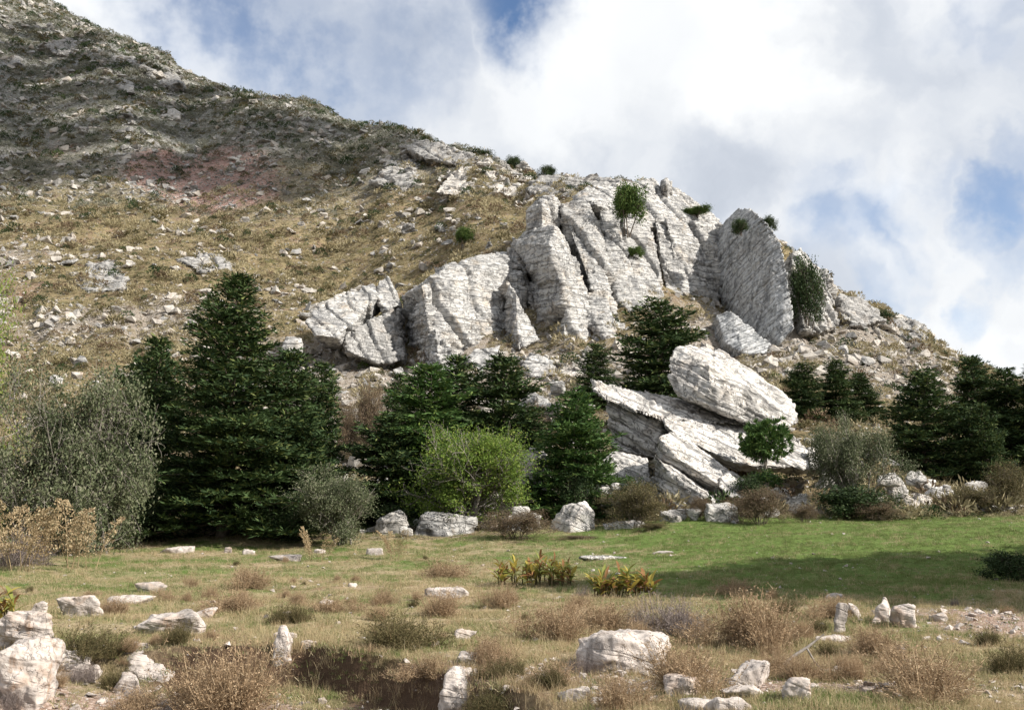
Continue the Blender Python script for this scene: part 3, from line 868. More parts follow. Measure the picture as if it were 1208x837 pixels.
rock('limestone_slab', [
    [P(846, 562, 42.6), P(858, 556, 43.2), P(890, 578, 42.4), P(886, 588, 41.8), P(862, 586, 41.6), P(848, 574, 42.0), P(870, 590, 43.4)]],
     M['slab'], (0.5, -0.25, 0.83), 0.3, 0.12, 1.4, 0.045, 108, 0.04, 0.4, 0.5, label='thin white blade tip ending the bright blade at lower right', cat='slab', group=SG)
rock('limestone_slab', [
    [P(705, 540, 46), P(725, 530, 46.5), P(765, 540, 45.5), P(768, 570, 44), P(730, 580, 44), P(706, 570, 44.5), P(760, 560, 48)]],
     M['slab'], SB, 0.4, 0.15, 1.6, 0.055, 105, 0.03, 0.4, label='shaded broken rock wedged beneath the overhanging slab', cat='slab', group=SG)
rock('limestone_slab', [
    [P(950, 528, 47), P(975, 520, 48), P(1000, 540, 47), P(990, 556, 45), P(955, 552, 45), P(975, 540, 50)]],
     M['slab'], SB, 0.4, 0.12, 1.6, 0.06, 106, 0.03, 0.4, label='low pale slab end beside the grey green shrub', cat='slab', group=SG)


# ------------------------------------------------------------------ stones lying in the meadow and at its edge
def blocky(rng, w, dpt, h, n=13, flat=0.25, lean=0.0):
    """corners of an irregular block standing on z = 0"""
    v = unit(rng, n)
    v = np.sign(v) * np.abs(v) ** 0.62
    v *= rng.uniform(0.68, 1.05, (n, 1))
    v[:, 2] = np.where(v[:, 2] > 1 - flat, 1 - flat * 0.5, v[:, 2])
    p = v * [w / 2, dpt / 2, h * 0.62] + [0, 0, h * 0.42]
    p[:, 0] += lean * p[:, 2]
    return p


def field_rock(x0, x1, yt, yb, label, seed, mat='stone', T=0.0, flat=0.25, lean=0.0, deep=0.75, name='field_rock', group=None, prof=None, nb=(0.15, -0.2, 1), d=None):
    rng = np.random.default_rng(seed)
    c = hit((x0 + x1) / 2, yb) if d is None else P((x0 + x1) / 2, yb, d)
    s = c[1] / F
    w, h = (x1 - x0) * s, (yb - yt) * s * 1.03
    c = c + np.array([0, w * deep * 0.5, 0])
    h = max(0.45 * h, h - 0.13 * w * deep)
    c[2] = min(c[2], zt1(c[0], c[1])) if d is None else c[2]
    if prof is None:
        pts = blocky(rng, w, w * deep, h, 14, flat, lean)
    else:                                         # profile corners (0..1 across, 0..1 up, -1..1 in depth)
        pts = np.array([((a - 0.5) * w, e * w * deep * 0.5, b * h) for a, b, e in prof])
    ex = np.ptp(pts, axis=0)
    pts = (pts - [(pts[:, 0].max() + pts[:, 0].min()) / 2, 0, pts[:, 2].min()]) * [w / ex[0], 1.0, h / ex[2]]
    lo = pts[pts[:, 2] < 0.3 * h]
    if len(lo) == 0:
        lo = pts
    pts = np.concatenate([pts, lo * [1.0, 1.0, 0] - [0, 0, 0.25 * h + 0.05]])
    vx = max(s * 1.9, max(w, h) / 58)
    size = min(w, h)
    V, Q, Nn = remeshed([pts], vx, 0)
    rr = 0.034 * size + 0.005
    Vs = V + c
    disp = bedded(Vs, Nn, nb, T or 0.8 * h, 0.05 * size if T else 0.028 * size, w * 0.6, seed, rr, 0.8, 0.5)
    V = V + Nn * disp[:, None]
    me = npmesh(name, V, Q, M[mat], False)
    return tag(obj(name, me, c), label, 'rock', group)


FG = 'rocks lying in the front of the meadow'
stones = [
    (-30, 47, 748, 832, 'big pinkish white boulder cut by the left edge of the photo', 'stone', dict(deep=0.9)),
    (-15, 52, 718, 772, 'rough cracked rock just behind the big boulder on the left edge', 'stone', dict(T=0.09)),
    (53, 100, 764, 801, 'rounded white rock beside the big boulder at lower left', 'stone', {}),
    (92, 116, 784, 802, 'small flat tan rock touching the rounded white rock', 'stone', {}),
    (128, 216, 757, 808, 'long slanted rock with a lit flat top and dark left end', 'stone', dict(flat=0.5, prof=[(0.0, 0.15, -0.6), (0.08, 0.9, -0.2), (0.1, 1.0, 0.6), (0.03, 0.2, 0.8), (0.4, 0.95, 0.9), (0.7, 0.8, 0.8), (1, 0.6, 0.5), (0.98, 0.45, -0.3), (0.35, 0.3, -1), (0.8, 0.2, -0.9), (0.95, 0.1, 0.8), (0.3, 0.75, -0.5), (0.05, 0, -0.8)])),
    (130, 160, 795, 822, 'small rough rock below the dark end of the long slanted rock', 'stone', {}),
    (62, 116, 700, 729, 'split rock with a shaded left half near the yellow plant', 'stone', dict(T=0.2, nb=(0.8, 0, 0.5))),
    (28, 52, 710, 732, 'narrow white rock leaning beside the yellow leaved plant', 'stone', dict(lean=0.5)),
    (156, 234, 719, 750, 'wide low lumpy rock with a saddle in its top', 'stone', dict(deep=0.5)),
    (226, 254, 716, 729, 'small tan stone right of the wide lumpy rock', 'stone', {}),
    (118, 142, 713, 723, 'small pale stone in the turf left of the wide lumpy rock', 'stone', {}),
    (120, 172, 700, 714, 'thin reddish slab lying in the turf', 'stone', dict(flat=0.6)),
    (155, 196, 684, 699, 'low pale rock under straw coloured grass', 'stone', {}),
    (318, 342, 745, 796, 'narrow upright white wedge of rock at the left end of the dark bank', 'stone', dict(prof=[(0.1, 0, -0.8), (0.95, 0, -0.8), (1, 0.1, 0.8), (0, 0.1, 0.8), (0.15, 0.75, -0.3), (0.55, 1, 0), (0.75, 0.6, -0.6), (0.9, 0.45, -0.5), (0.3, 0.95, 0.5), (0.9, 0.7, 0.8)])),
    (320, 350, 744, 756, 'pale stone lying flat behind the upright white wedge', 'stone', {}),
    (352, 372, 755, 764, 'small pale stone at the top of the dark bank', 'stone', {}),
    (519, 578, 792, 840, 'chunky white boulder at the bottom of the picture below the bank', 'stone', dict(prof=[(0, 0.1, -0.7), (0.12, 0.85, -0.4), (0.25, 1.0, 0.1), (0.6, 0.98, 0.3), (1.0, 0.55, 0.2), (0.8, 0.5, -0.7), (0.55, 0.0, -1), (0.9, 0, -0.6), (0.1, 0, 0.8), (0.95, 0, 0.8), (0.2, 0.9, 0.6), (0.4, 0.6, -0.9), (0.08, 0.4, -0.9)])),
    (538, 576, 768, 782, 'flat tan stone in the bank above the chunky white boulder', 'stone', {}),
    (535, 562, 740, 756, 'small lumpy stone in the turf higher up above the chunky white boulder', 'stone', {}),
    (682, 800, 742, 796, 'large flat topped boulder with a white top and dark undercut left face', 'stone', dict(deep=0.7, flat=0.6, prof=[(0.0, 0.55, -0.4), (0.04, 0.85, 0.0), (0.25, 0.97, -0.7), (0.46, 0.95, -0.85), (0.30, 0.45, -1.0), (0.5, 0.3, -0.9), (0.02, 0.15, -0.3), (0.1, 0, -0.4), (0.98, 0.9, 0.4), (1.0, 0.75, 0.3), (0.8, 0.55, -0.6), (0.6, 1.0, 0.6), (0.3, 1.0, 0.7), (0.9, 0.2, 0.6), (0.7, 0.0, -0.4), (0.1, 0.6, 0.8), (0.9, 0.9, 0.9)])),
    (655, 696, 812, 834, 'thin flat slab of rock left below the large flat topped boulder', 'stone', dict(flat=0.6)),
    (698, 712, 822, 834, 'small stone between the thin slab and the dry bush', 'stone', {}),
    (785, 832, 795, 826, 'rough grey rock under the rusty bush', 'stone', {}),
    (826, 842, 793, 808, 'small grey stone leaning on the rough grey rock', 'stone', {}),
    (860, 915, 779, 812, 'pale triangular rock at the right of the rusty bush', 'stone', dict(lean=0.4)),
    (855, 906, 808, 826, 'flat tan slab in front of the pale triangular rock', 'stone', dict(flat=0.6)),
    (846, 892, 822, 842, 'grey broken rock at the bottom edge beside the flat tan slab', 'stone', {}),
    (805, 850, 824, 842, 'low rough rock cut by the bottom edge of the photo', 'stone', {}),
    (984, 1006, 712, 746, 'tall white shard leaning left of its pair', 'stone', dict(lean=0.35, deep=0.5)),
    (1002, 1018, 710, 730, 'small white shard standing just right of the tall shard', 'stone', dict(lean=-0.4, deep=0.5)),
    (1036, 1062, 705, 735, 'white rock left of a touching pair near the pink gravel', 'stone', {}),
    (1056, 1088, 713, 742, 'white rounded rock right of a touching pair near the pink gravel', 'stone', {}),
    (964, 1014, 748, 760, 'long thin white slab in front of the shards', 'stone', dict(flat=0.6)),
    (976, 998, 698, 706, 'small white stone behind the shards near the shadow', 'stone', {}),
    (1028, 1040, 726, 736, 'tiny white stone between the shards and the touching pair', 'stone', {}),
    (958, 990, 788, 794, 'thin stone lying beside the dead stick', 'stone', {}),
    (928, 960, 800, 826, 'whitish stone low in the turf right of the pale triangular rock', 'stone', {}),
    (1100, 1122, 724, 734, 'low pink stone at the left end of the gravel patch', 'stone', {}),
    (313, 353, 651, 662, 'flat white stone at the far edge of the meadow under the firs', 'stone', dict(flat=0.5)),
    (184, 226, 641, 653, 'dark topped stone below the trunk of the biggest fir', 'stone', {}),
    (262, 274, 644, 652, 'small white stone right of the biggest fir trunk', 'stone', {}),
    (284, 300, 646, 654, 'little white stone in the shade right of the fir trunk', 'stone', {}),
    (429, 452, 645, 655, 'white stone at the meadow edge left of the grey boulder', 'stone', {}),
    (368, 384, 646, 653, 'small white stone at the meadow edge beneath the grey shrub', 'stone', {}),
    (684, 746, 649, 660, 'thin white slab on the turf behind the yellow leaved plants', 'slab', dict(flat=0.6)),
    (770, 796, 648, 653, 'small flat stone on the green turf', 'stone', {}),
    (372, 392, 706, 714, 'small violet grey stone in the turf below the dry tuft', 'stone', {}),
    (332, 345, 720, 728, 'small white stone alone in the left turf', 'stone', {}),
    (408, 422, 686, 692, 'tiny pale stone in the middle of the turf', 'stone', {}),
    (500, 552, 690, 706, 'low mauve rock under a dry brown tuft', 'stone', {}),
]
for i, (a, b, c_, d_, lab, mt, kw) in enumerate(stones):
    field_rock(a, b, c_, d_, lab, 500 + i, mt, group=FG, **kw)

EG = 'rocks along the foot of the slope'
edge = [
    (486, 562, 598, 656, 'large dark grey boulder below the yellow green tree', 'greyrock', dict(T=0.5, d=38)),
    (520, 642, 548, 612, 'big pale rock behind the yellow green tree', 'palerock', dict(T=0.6, d=42)),
    (590, 654, 520, 590, 'pale rock rising right of the yellow green tree', 'palerock', dict(T=0.5, d=44)),
    (645, 706, 586, 648, 'tall white boulder leaning right with a shaded left face', 'slab', dict(d=38, prof=[(0, 0.1, 0.4), (0.12, 0.55, 0.6), (0.42, 0.92, 0.3), (0.78, 1.0, 0.2), (1.0, 0.72, 0.4), (0.93, 0.1, 0.2), (0.5, 0.5, -0.9), (0.66, 0.85, -0.5), (0.4, 0.0, -1.0), (0.9, 0.0, -0.5), (0.8, 0.4, -0.7), (0.6, 0.8, 0.9), (0.2, 0.0, 1.0), (0.95, 0.3, 0.9)])),
    (714, 768, 610, 648, 'low pale boulder right of the tall white boulder', 'slab', dict(T=0.4, d=38)),
    (780, 812, 598, 620, 'small pale rock under the sharp slab', 'slab', dict(d=39)),
    (833, 874, 592, 637, 'pointed pale rock among brown bushes below the slabs', 'slab', dict(T=0.4, lean=-0.1, d=38)),
    (862, 878, 612, 636, 'small dark rock leaning against the pointed rock', 'greyrock', dict(d=37.5)),
    (798, 842, 628, 644, 'low rough white stone at the edge of the green turf', 'slab', dict(d=37)),
    (790, 808, 606, 626, 'grey rock left of the pointed pale rock', 'palerock', dict(d=38.5)),
    (936, 988, 578, 612, 'blue grey rock right of the brown bushes', 'palerock', dict(d=42)),
    (934, 968, 620, 632, 'flat grey slab on the turf below the blue grey rock', 'palerock', dict(flat=0.6, d=38)),
    (1048, 1078, 556, 592, 'pale sloping rock right of the grey shrub', 'slab', dict(lean=-0.3, d=46)),
    (1074, 1112, 582, 614, 'speckled white rock with a shaded foot by the right bushes', 'slab', dict(d=44)),
    (1080, 1112, 562, 574, 'flat whitish rock below the right firs', 'slab', dict(flat=0.5, d=50)),
    (1138, 1168, 563, 579, 'white slab between the round bushes on the right', 'slab', dict(flat=0.5, d=50)),
    (1168, 1206, 592, 607, 'white stone at the foot of the round bush on the right', 'slab', dict(d=44)),
    (1095, 1130, 570, 586, 'broken white rock left of the right hand white slab', 'slab', dict(d=48)),
    (905, 935, 572, 590, 'pale rock under the small clipped fir', 'slab', dict(d=44)),
    (968, 996, 556, 582, 'pale rock half hidden by the grey green shrub', 'slab', dict(d=45)),
    (612, 650, 452, 482, 'pale squared rock on the scree above the centre firs', 'lime', dict(d=72)),
    (648, 668, 446, 462, 'small white rock beside the squared rock on the scree', 'lime', dict(d=74)),
    (628, 660, 470, 486, 'low white slab on the scree above the bright fir', 'lime', dict(d=68)),
    (330, 356, 392, 412, 'cluster of white rock above the right flank of the biggest fir', 'lime', dict(d=98)),
    (440, 482, 600, 640, 'pale rock in shade behind the grey shrub at the meadow edge', 'palerock', dict(d=39)),
    (404, 430, 640, 654, 'low grey stone under the grey shrub at the meadow edge', 'greyrock', dict(d=37)),
    (600, 640, 596, 630, 'grey rock beneath the brown bush in the middle', 'palerock', dict(d=40)),
]
for i, (a, b, c_, d_, lab, mt, kw) in enumerate(edge):
    field_rock(a, b, c_, d_, lab, 700 + i, mt, group=EG, **kw)


EM = [('the sharp slab', 800, 590), ('the tall white boulder', 676, 615), ('the low pale boulder', 740, 630), ('the pointed pale rock', 852, 612), ('the blue grey rock', 962, 595),
      ('the speckled white rock', 1093, 598), ('the young fir', 905, 540), ('the tall grey green bush', 1008, 590), ('the olive bush on the right', 1140, 592), ('the dark grey boulder', 524, 640), ('the overhanging slab', 730, 540)]
SPILL = []
rng = np.random.default_rng(818)
for (x0, y0, x1, y1), cnt, dd in (((690, 575, 770, 612), 9, 41.5), ((770, 606, 850, 640), 9, 38.5), ((860, 590, 960, 618), 6, 40.5), ((1030, 560, 1130, 604), 10, 44.5), ((600, 600, 660, 640), 6, 39), ((470, 620, 520, 652), 4, 37.5), ((660, 480, 700, 540), 5, 56)):
    for _ in range(cnt):
        px, py = rng.uniform(x0, x1), rng.uniform(y0, y1)
        pw = 9 * (1 - rng.random()) ** -0.5
        pw = min(pw, 26)
        nm, dx, dy = min(((m_[0], px - m_[1], py - m_[2]) for m_ in EM), key=lambda t: math.hypot(t[1], t[2]))
        side = ('right of' if dx > 0 else 'left of') if abs(dx) > abs(dy) else ('below' if dy > 0 else 'above')
        d_ = dd
        u_ = float(ray(px, py)[0])
        SPILL.append((px, py, field_rock(px - pw / 2, px + pw / 2, py - pw * 0.6, py, '%s broken block of limestone %s %s' % ('small' if pw < 12 else 'middling' if pw < 18 else 'large', side, nm), int(rng.integers(9999)),
                   'slab', group='broken blocks spilled round the fallen slabs', d=d_)))


# ------------------------------------------------------------------ plants
def fir_meshes(seed, H, Rr, whorls, step, spray, sparse=0.0, skew=0.0, prof=0.68):
    """needle crown and trunk of a fir H tall: whorls of boughs, side twigs, flat sprays"""
    rng = np.random.default_rng(seed)
    g, tr = Geo(), Geo()
    tz = np.linspace(-0.05, 1, 12)
    wob = np.cumsum(rng.normal(0, 0.006 * H, (12, 2)), 0)
    tr.tube(np.c_[wob, tz * H], 0.017 * H * (1 - np.clip(tz, 0, 1)) + 0.012, 7)
    for i in range(whorls):
        t = 0.045 + 0.945 * (i / (whorls - 1)) ** 0.95
        rad = Rr * ((1 - t) ** prof * (0.80 + 0.35 * rng.random()) + 0.035)
        if t < 0.14:
            rad *= 0.72 + 2 * t
        nb = 5 if t > 0.85 else int(rng.integers(6, 9))
        a0 = rng.random() * 6.28
        for b in range(nb):
            if rng.random() < sparse:
                continue
            az = a0 + 6.283 * b / nb + rng.normal(0, 0.22)
            L = rad * rng.uniform(0.62, 1.16) * (1 + skew * math.cos(az)) * (1 + 0.20 * math.sin(2.3 * az + 5 * t + seed) + 0.12 * math.sin(9 * t + 3.7 * az))
            el = R(-14 + 62 * t ** 1.6 + rng.normal(0, 7))
            hv = np.array([math.cos(az), math.sin(az), 0])
            sv = np.array([-math.sin(az), math.cos(az), 0])
            base = np.array([0, 0, t * H + rng.normal(0, 0.42) * H / whorls * (t < 0.93)]) + np.r_[np.array([np.interp(t, tz, wob[:, 0]), np.interp(t, tz, wob[:, 1])]), 0]

            def at(s):
                s = np.asarray(s, float)[:, None]
                return base + hv * L * s * math.cos(el) + np.array([0, 0, 1]) * (L * s * math.sin(el) + 0.16 * L * s ** 2 - 0.10 * L * s)
            if L > 0.5:
                tr.tube(at(np.linspace(0, 0.9, 4)), np.array([0.020, 0.014, 0.009, 0.004]) * L / 1.5 + 0.004, 4)
            k = max(3, int(L / step))
            st = np.linspace(0.16, 1.0, k) + rng.normal(0, 0.02, k)
            P0, D0, Ls = [], [], []
            for s in st:
                p0 = at([s])[0]
                for sg in (-1, 1):
                    l = (0.42 * L * (1.02 - s) * (0.6 + 0.6 * s) * 1.6 + spray) * rng.uniform(0.6, 1.2)
                    an = rng.uniform(0.75, 1.15) * sg
                    dd = hv * math.cos(an) + sv * math.sin(an) + np.array([0, 0, rng.normal(0.12, 0.16)])
                    dd /= np.linalg.norm(dd)
                    m = max(1, int(l / (spray * 0.5)))
                    q = (np.arange(m) + rng.random()) * (spray * 0.5)
                    q = q[q < l]
                    if len(q) == 0:
                        q = np.array([0.0])
                    pp = p0 + dd * q[:, None] - np.array([0, 0, 0.10]) * (q[:, None] ** 2) / max(l, 0.1)
                    side = np.cross(dd, [0, 0, 1.0])
                    for ang in (-0.8, 0.8, 0.0):
                        P0.append(pp)
                        D0.append(np.tile(dd * math.cos(ang) + side * math.sin(ang), (len(q), 1)))
            P0, D0 = np.concatenate(P0), np.concatenate(D0)
            D0 = norm(D0 + rng.normal(0, 0.36, D0.shape) + [0, 0, 0.22])
            nn = norm(np.array([0, 0, 1.0]) + rng.normal(0, 0.75, D0.shape))
            g.leaves(P0, D0, nn, spray * rng.uniform(0.75, 1.35, len(P0)), spray * rng.uniform(0.24, 0.38, len(P0)))
    # leader
    n = 26
    z = rng.uniform(0.93, 1.0, n) * H
    d = norm(np.c_[rng.normal(0, 0.6, (n, 2)), np.ones(n)])
    g.leaves(np.c_[np.zeros((n, 2)) + wob[-1], z], d, unit(rng, n), spray * 1.1, spray * 0.3)
    return g.mesh('fir_crown', M['fir']), tr.mesh('fir_trunk', M['bark'])


FIRS = [fir_meshes(1, 10.0, 3.0, 42, 0.20, 0.20, 0.05, prof=0.82), fir_meshes(2, 7.0, 2.1, 28, 0.19, 0.23, 0.04, prof=0.50), fir_meshes(3, 6.0, 2.2, 22, 0.20, 0.24, 0.10, prof=0.48),
        fir_meshes(4, 6.0, 1.7, 25, 0.19, 0.21, 0.06, prof=0.55)]
FH = [10.0, 7.0, 6.0, 6.0]


def ztop(px, py, d):
    return P(px, py, d)[2]


def fir(px, d, ytop, var, label, width=None, rz=0.0, mat=None, x=None, base=None):
    """fir standing at the land below photo column px, depth d, its tip at photo row ytop; width in photo pixels"""
    u = float(ray(px, ytop)[0])
    X = u * d if x is None else x
    z0 = zt1(X, d) - 0.1 if base is None else base
    h = ztop(px, ytop, d) - z0
    s = h / FH[var]
    crown, trunk = FIRS[var]
    sw = s * 1.2
    if width:
        rr = {0: 3.0, 1: 2.1, 2: 2.2, 3: 1.7}[var] * 1.02
        sw = (width / 2) * d / F / rr * (1.28 if var == 0 else 1.42)
    o = obj('fir_tree', None, (X, d, z0), rz=rz)
    tag(o, label, 'tree', 'fir trees')
    q = 0.9 + 0.2 * ((px * 0.6180339) % 1)
    o.scale = (sw * q, sw * (1.9 - q), s)
    o.rotation_euler[0], o.rotation_euler[1] = 0.05 * math.sin(px), 0.05 * math.cos(px * 1.7)
    cr = obj('crown', crown, parent=o)
    if mat:
        cr.material_slots[0].link = 'OBJECT'
        cr.material_slots[0].material = M[mat]
    obj('trunk', trunk, parent=o)
    return o


fir(274, 38, 322, 0, 'biggest dark fir with a broad conical crown on the left', 215, 0.4)
fir(345, 40, 418, 1, 'fir grown into the right flank of the biggest fir', 98, 1.0)
fir(383, 44, 433, 3, 'narrow dark fir at the far right of the left fir group', 70, 2.0)
fir(192, 42, 405, 3, 'fir hidden behind the left flank of the biggest fir', 84, 3.0)
fir(150, 46, 424, 3, 'small fir top showing over the big grey bush', 70, 4.0)
fir(505, 45, 436, 1, 'lit fir of the centre group with pale cones near its top', 118, 0.2, 'fir_bright')
fir(549, 49, 425, 3, 'dark fir in the middle of the centre group', 80, 0.9)
fir(594, 47, 424, 1, 'right fir of the centre group with a broad skirt', 112, 2.5)
fir(462, 43, 492, 2, 'low dark fir in front of the centre group on its left', 105, 4.4)
fir(474, 62, 444, 3, 'small fir behind the centre group beside the brown shrub', 50, 1.4)
fir(705, 78, 408, 3, 'little fir on the scree at the foot of the cliff', 46, 0.6)
fir(782, 68, 360, 2, 'open branched fir standing against the cliff above the slabs', 104, 0.3)
fir(682, 43, 466, 2, 'bright green fir left of the overhanging slab', 100, 5.2, 'fir_bright')
fir(945, 66, 430, 2, 'dark fir just right of the rounded boulder', 50, 3.3)
fir(982, 68, 428, 2, 'dark fir in the middle of the row right of the boulder', 54, 1.3)
fir(1015, 70, 440, 3, 'slim fir at the right of the row behind the grey shrub', 42, 5.0)
fir(1082, 57, 441, 2, 'single broad blue green fir on the right', 88, 2.2)
fir(1148, 62, 424, 1, 'tallest fir of the dark clump at the right edge', 74, 0.7)
fir(1185, 60, 438, 1, 'fir in the middle of the dark clump at the right edge', 74, 3.9)
fir(1222, 58, 430, 1, 'fir cut off by the right edge of the photo', 90, 1.9)
fir(1160, 55, 480, 2, 'lower fir in front of the dark clump on the right', 60, 1.1)


def skeleton(rng, trunks, L0, r0, levels, kids, spread, shrink=0.68, up=0.25, droop=0.0, base_r=0.15):
    """branch polylines and the points along the outer twigs"""
    lines, tips = [], []

    def grow(p, d, L, r, lev):
        k = 4
        pts = [p]
        dd = d.copy()
        for i in range(k):
            dd = dd + rng.normal(0, 0.16, 3) + [0, 0, up * 0.25 - droop * 0.3 * (lev > 0)]
            dd /= np.linalg.norm(dd)
            pts.append(pts[-1] + dd * L / k)
        pts = np.array(pts)
        lines.append((pts, np.linspace(r, r * 0.55, k + 1)))
        if lev >= levels - 1:
            tips.append(pts[1:])
        if lev < levels:
            for _ in range(kids[min(lev, len(kids) - 1)]):
                s = rng.uniform(0.35, 1.0)
                q = pts[0] + (pts[-1] - pts[0]) * s if rng.random() < 0.0 else pts[min(k, int(s * k + 0.5))]
                a = norm(dd + rng.normal(0, spread, 3))
                grow(q, a, L * shrink * rng.uniform(0.75, 1.2), r * 0.55, lev + 1)
    for _ in range(trunks):
        a = rng.random() * 6.28
        t = rng.uniform(0.1, 0.75) if trunks > 1 else 0.08
        grow(np.array([math.cos(a) * base_r * rng.random(), math.sin(a) * base_r * rng.random(), -0.05]),
             norm(np.array([math.cos(a) * t, math.sin(a) * t, 1.0])), L0, r0, 0)
    return lines, np.concatenate(tips)


def shrub_meshes(seed, leafmat, barkmat, trunks=5, L0=0.5, r0=0.03, levels=3, kids=(4, 4, 3), spread=0.55, leaves=6000, leaf=0.05, jitter=0.08, shrink=0.68,
                 up=0.25, droop=0.0, ell=None, lw=0.5, k=3):
    """foliage and stem meshes of a shrub or broadleaf tree, fitted to a unit box: 1 high, 1 wide (-0.5..0.5)"""
    rng = np.random.default_rng(seed)
    lines, tips = skeleton(rng, trunks, L0, r0, levels, kids, spread, shrink, up, droop)
    allp = np.concatenate([l[0] for l in lines])
    lo, hi = np.percentile(allp[:, :2], 1.5), np.percentile(allp[:, :2], 98.5)
    sx, sz = 1 / max(hi - lo, 1e-3), 1 / np.percentile(allp[:, 2], 99.5)
    S = np.array([sx, sx, sz])
    st = Geo()
    for p, r in lines:
        st.tube(p * S, np.maximum(r * sx, 0.0012), k)
    g = Geo()
    tw = np.clip(0.30 + 1.3 * pnoise(tips * S * 5.5 + seed, seed), 0.02, 1) * rng.random(len(tips)) ** 1.5
    c = tips[rng.choice(len(tips), leaves, p=tw / tw.sum())] * S + rng.normal(0, jitter, (leaves, 3)) * [1, 1, 0.8]
    ok = c[:, 2] > 0.01
    c = c[ok]
    d = norm(unit(rng, len(c)) + [0, 0, 0.25])
    nn = norm(unit(rng, len(c)) + [0, 0, 0.6])
    g.leaves(c, d, nn, leaf * rng.uniform(0.6, 1.3, len(c)), leaf * lw * rng.uniform(0.7, 1.2, len(c)))
    return g.mesh('shrub_foliage', M[leafmat]), st.mesh('shrub_stems', M[barkmat])


def plant(name, ms, px, pyb, ytop, width, label, cat, d=None, rz=0.0, group=None, parts=('foliage', 'stem'), base=None):
    """shrub whose foot is seen at photo (px, pyb); depth d if it does not stand where that sight line meets the land"""
    if d is None:
        c = hit(px, pyb)
    else:
        u = float(ray(px, pyb)[0])
        c = np.array([u * d, d, zt1(u * d, d)])
        if base is not None:
            c = P(px, base, d)
    h = ztop(px, ytop, c[1]) - c[2]
    w = width * c[1] / F
    c[2] -= 0.03 * h
    o = obj(name, None, c, rz=rz)
    o.scale = (w, w, max(h, 0.05) * 1.03)
    tag(o, label, cat, group)
    for nm, me in zip(parts, ms):
        obj(nm, me, parent=o)
    return o


haw = shrub_meshes(21, 'greyleaf', 'greybark', 9, 0.55, 0.022, 4, (4, 4, 4, 3), 0.70, 58000, 0.024, 0.045, droop=0.3)
haw2 = shrub_meshes(22, 'greyleaf', 'greybark', 7, 0.55, 0.02, 3, (4, 4, 4), 0.62, 36000, 0.026, 0.055)
yel = shrub_meshes(23, 'yelleaf', 'greybark', 10, 0.36, 0.014, 4, (4, 4, 4, 3), 0.62, 34000, 0.030, 0.045, up=0.25)
pal = shrub_meshes(24, 'palegreen', 'greybark', 2, 0.5, 0.02, 3, (5, 5, 5), 0.75, 30000, 0.016, 0.06)
oak = shrub_meshes(25, 'oakleaf', 'bark', 3, 0.3, 0.02, 3, (5, 5, 4), 0.75, 9000, 0.065, 0.075)
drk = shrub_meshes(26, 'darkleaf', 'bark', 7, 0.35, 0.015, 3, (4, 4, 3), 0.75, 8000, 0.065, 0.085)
brn = shrub_meshes(27, 'brownleaf', 'bark', 14, 0.45, 0.009, 3, (4, 4, 3), 0.6, 16000, 0.036, 0.055, lw=0.3, k=3)
olv = shrub_meshes(28, 'olivebrown', 'bark', 12, 0.42, 0.009, 3, (4, 4, 4), 0.65, 18000, 0.032, 0.06, lw=0.4, k=3)

plant('hawthorn_bush', haw, 78, 642, 440, 152, 'huge grey green bush of tangled thorny twigs on the left', 'bush', d=33, rz=0.5)
plant('broadleaf_tree', pal, -34, 640, 310, 190, 'pale green tree leaning in at the left edge of the photo', 'tree', d=37, rz=1.0, parts=('crown', 'trunk'))
plant('hawthorn_tree', yel, 556, 640, 508, 118, 'yellow green spreading tree in the centre before the dark firs', 'tree', d=41, base=612, rz=0.3, parts=('crown', 'trunk'))
plant('hawthorn_bush', haw2, 1016, 616, 494, 84, 'tall grey green bush right of the fallen slabs', 'bush', d=42, rz=2.0)
plant('hawthorn_bush', haw2, 410, 650, 556, 92, 'sparse grey shrub at the meadow edge right of the big fir', 'bush', d=36, rz=4.0)
plant('cliff_tree', oak, 740, 272, 219, 38, 'rounded green tree growing from the top of the cliff', 'tree', d=119, base=272, rz=0.2, parts=('crown', 'trunk'))
plant('cliff_bush', oak, 749, 312, 291, 15, 'small green bush in a crack below the cliff tree', 'bush', d=118, base=306, rz=1.2)
plant('cliff_bush', drk, 953, 380, 310, 34, 'dark ivy like bush filling a hollow in the lower crag', 'bush', d=111, base=380, rz=2.2)
plant('cliff_bush', drk, 874, 276, 259, 20, 'dark bush clinging near the top of the great slab', 'bush', d=117.5, base=276, rz=0.8)
plant('cliff_bush', oak, 822, 256, 244, 34, 'low green bush on the crest left of the great slab', 'bush', d=134, base=256, rz=3.8)
plant('cliff_bush', drk, 908, 264, 256, 14, 'little dark bush on the right shoulder of the great slab', 'bush', d=118, base=272, rz=3.1)
plant('cliff_bush', drk, 1040, 386, 366, 26, 'dark bush on the right ridge above the stony slope', 'bush', d=132, base=386, rz=0.1)
plant('ridge_bush', drk, 646, 210, 196, 18, 'round dark bush alone on the ridge line left of the cliff', 'bush', d=163, base=212, rz=0.1)
plant('ridge_bush', drk, 566, 194, 179, 36, 'long dark bush on the ridge above the limestone band', 'bush', d=196, base=192, rz=1.1)
plant('ridge_bush', drk, 606, 202, 186, 20, 'small dark bush on the ridge at the end of the limestone band', 'bush', d=186, base=202, rz=2.1)
plant('slope_bush', oak, 546, 292, 269, 21, 'lone green bush on the bare slope above the white cliff', 'bush', rz=0.5)

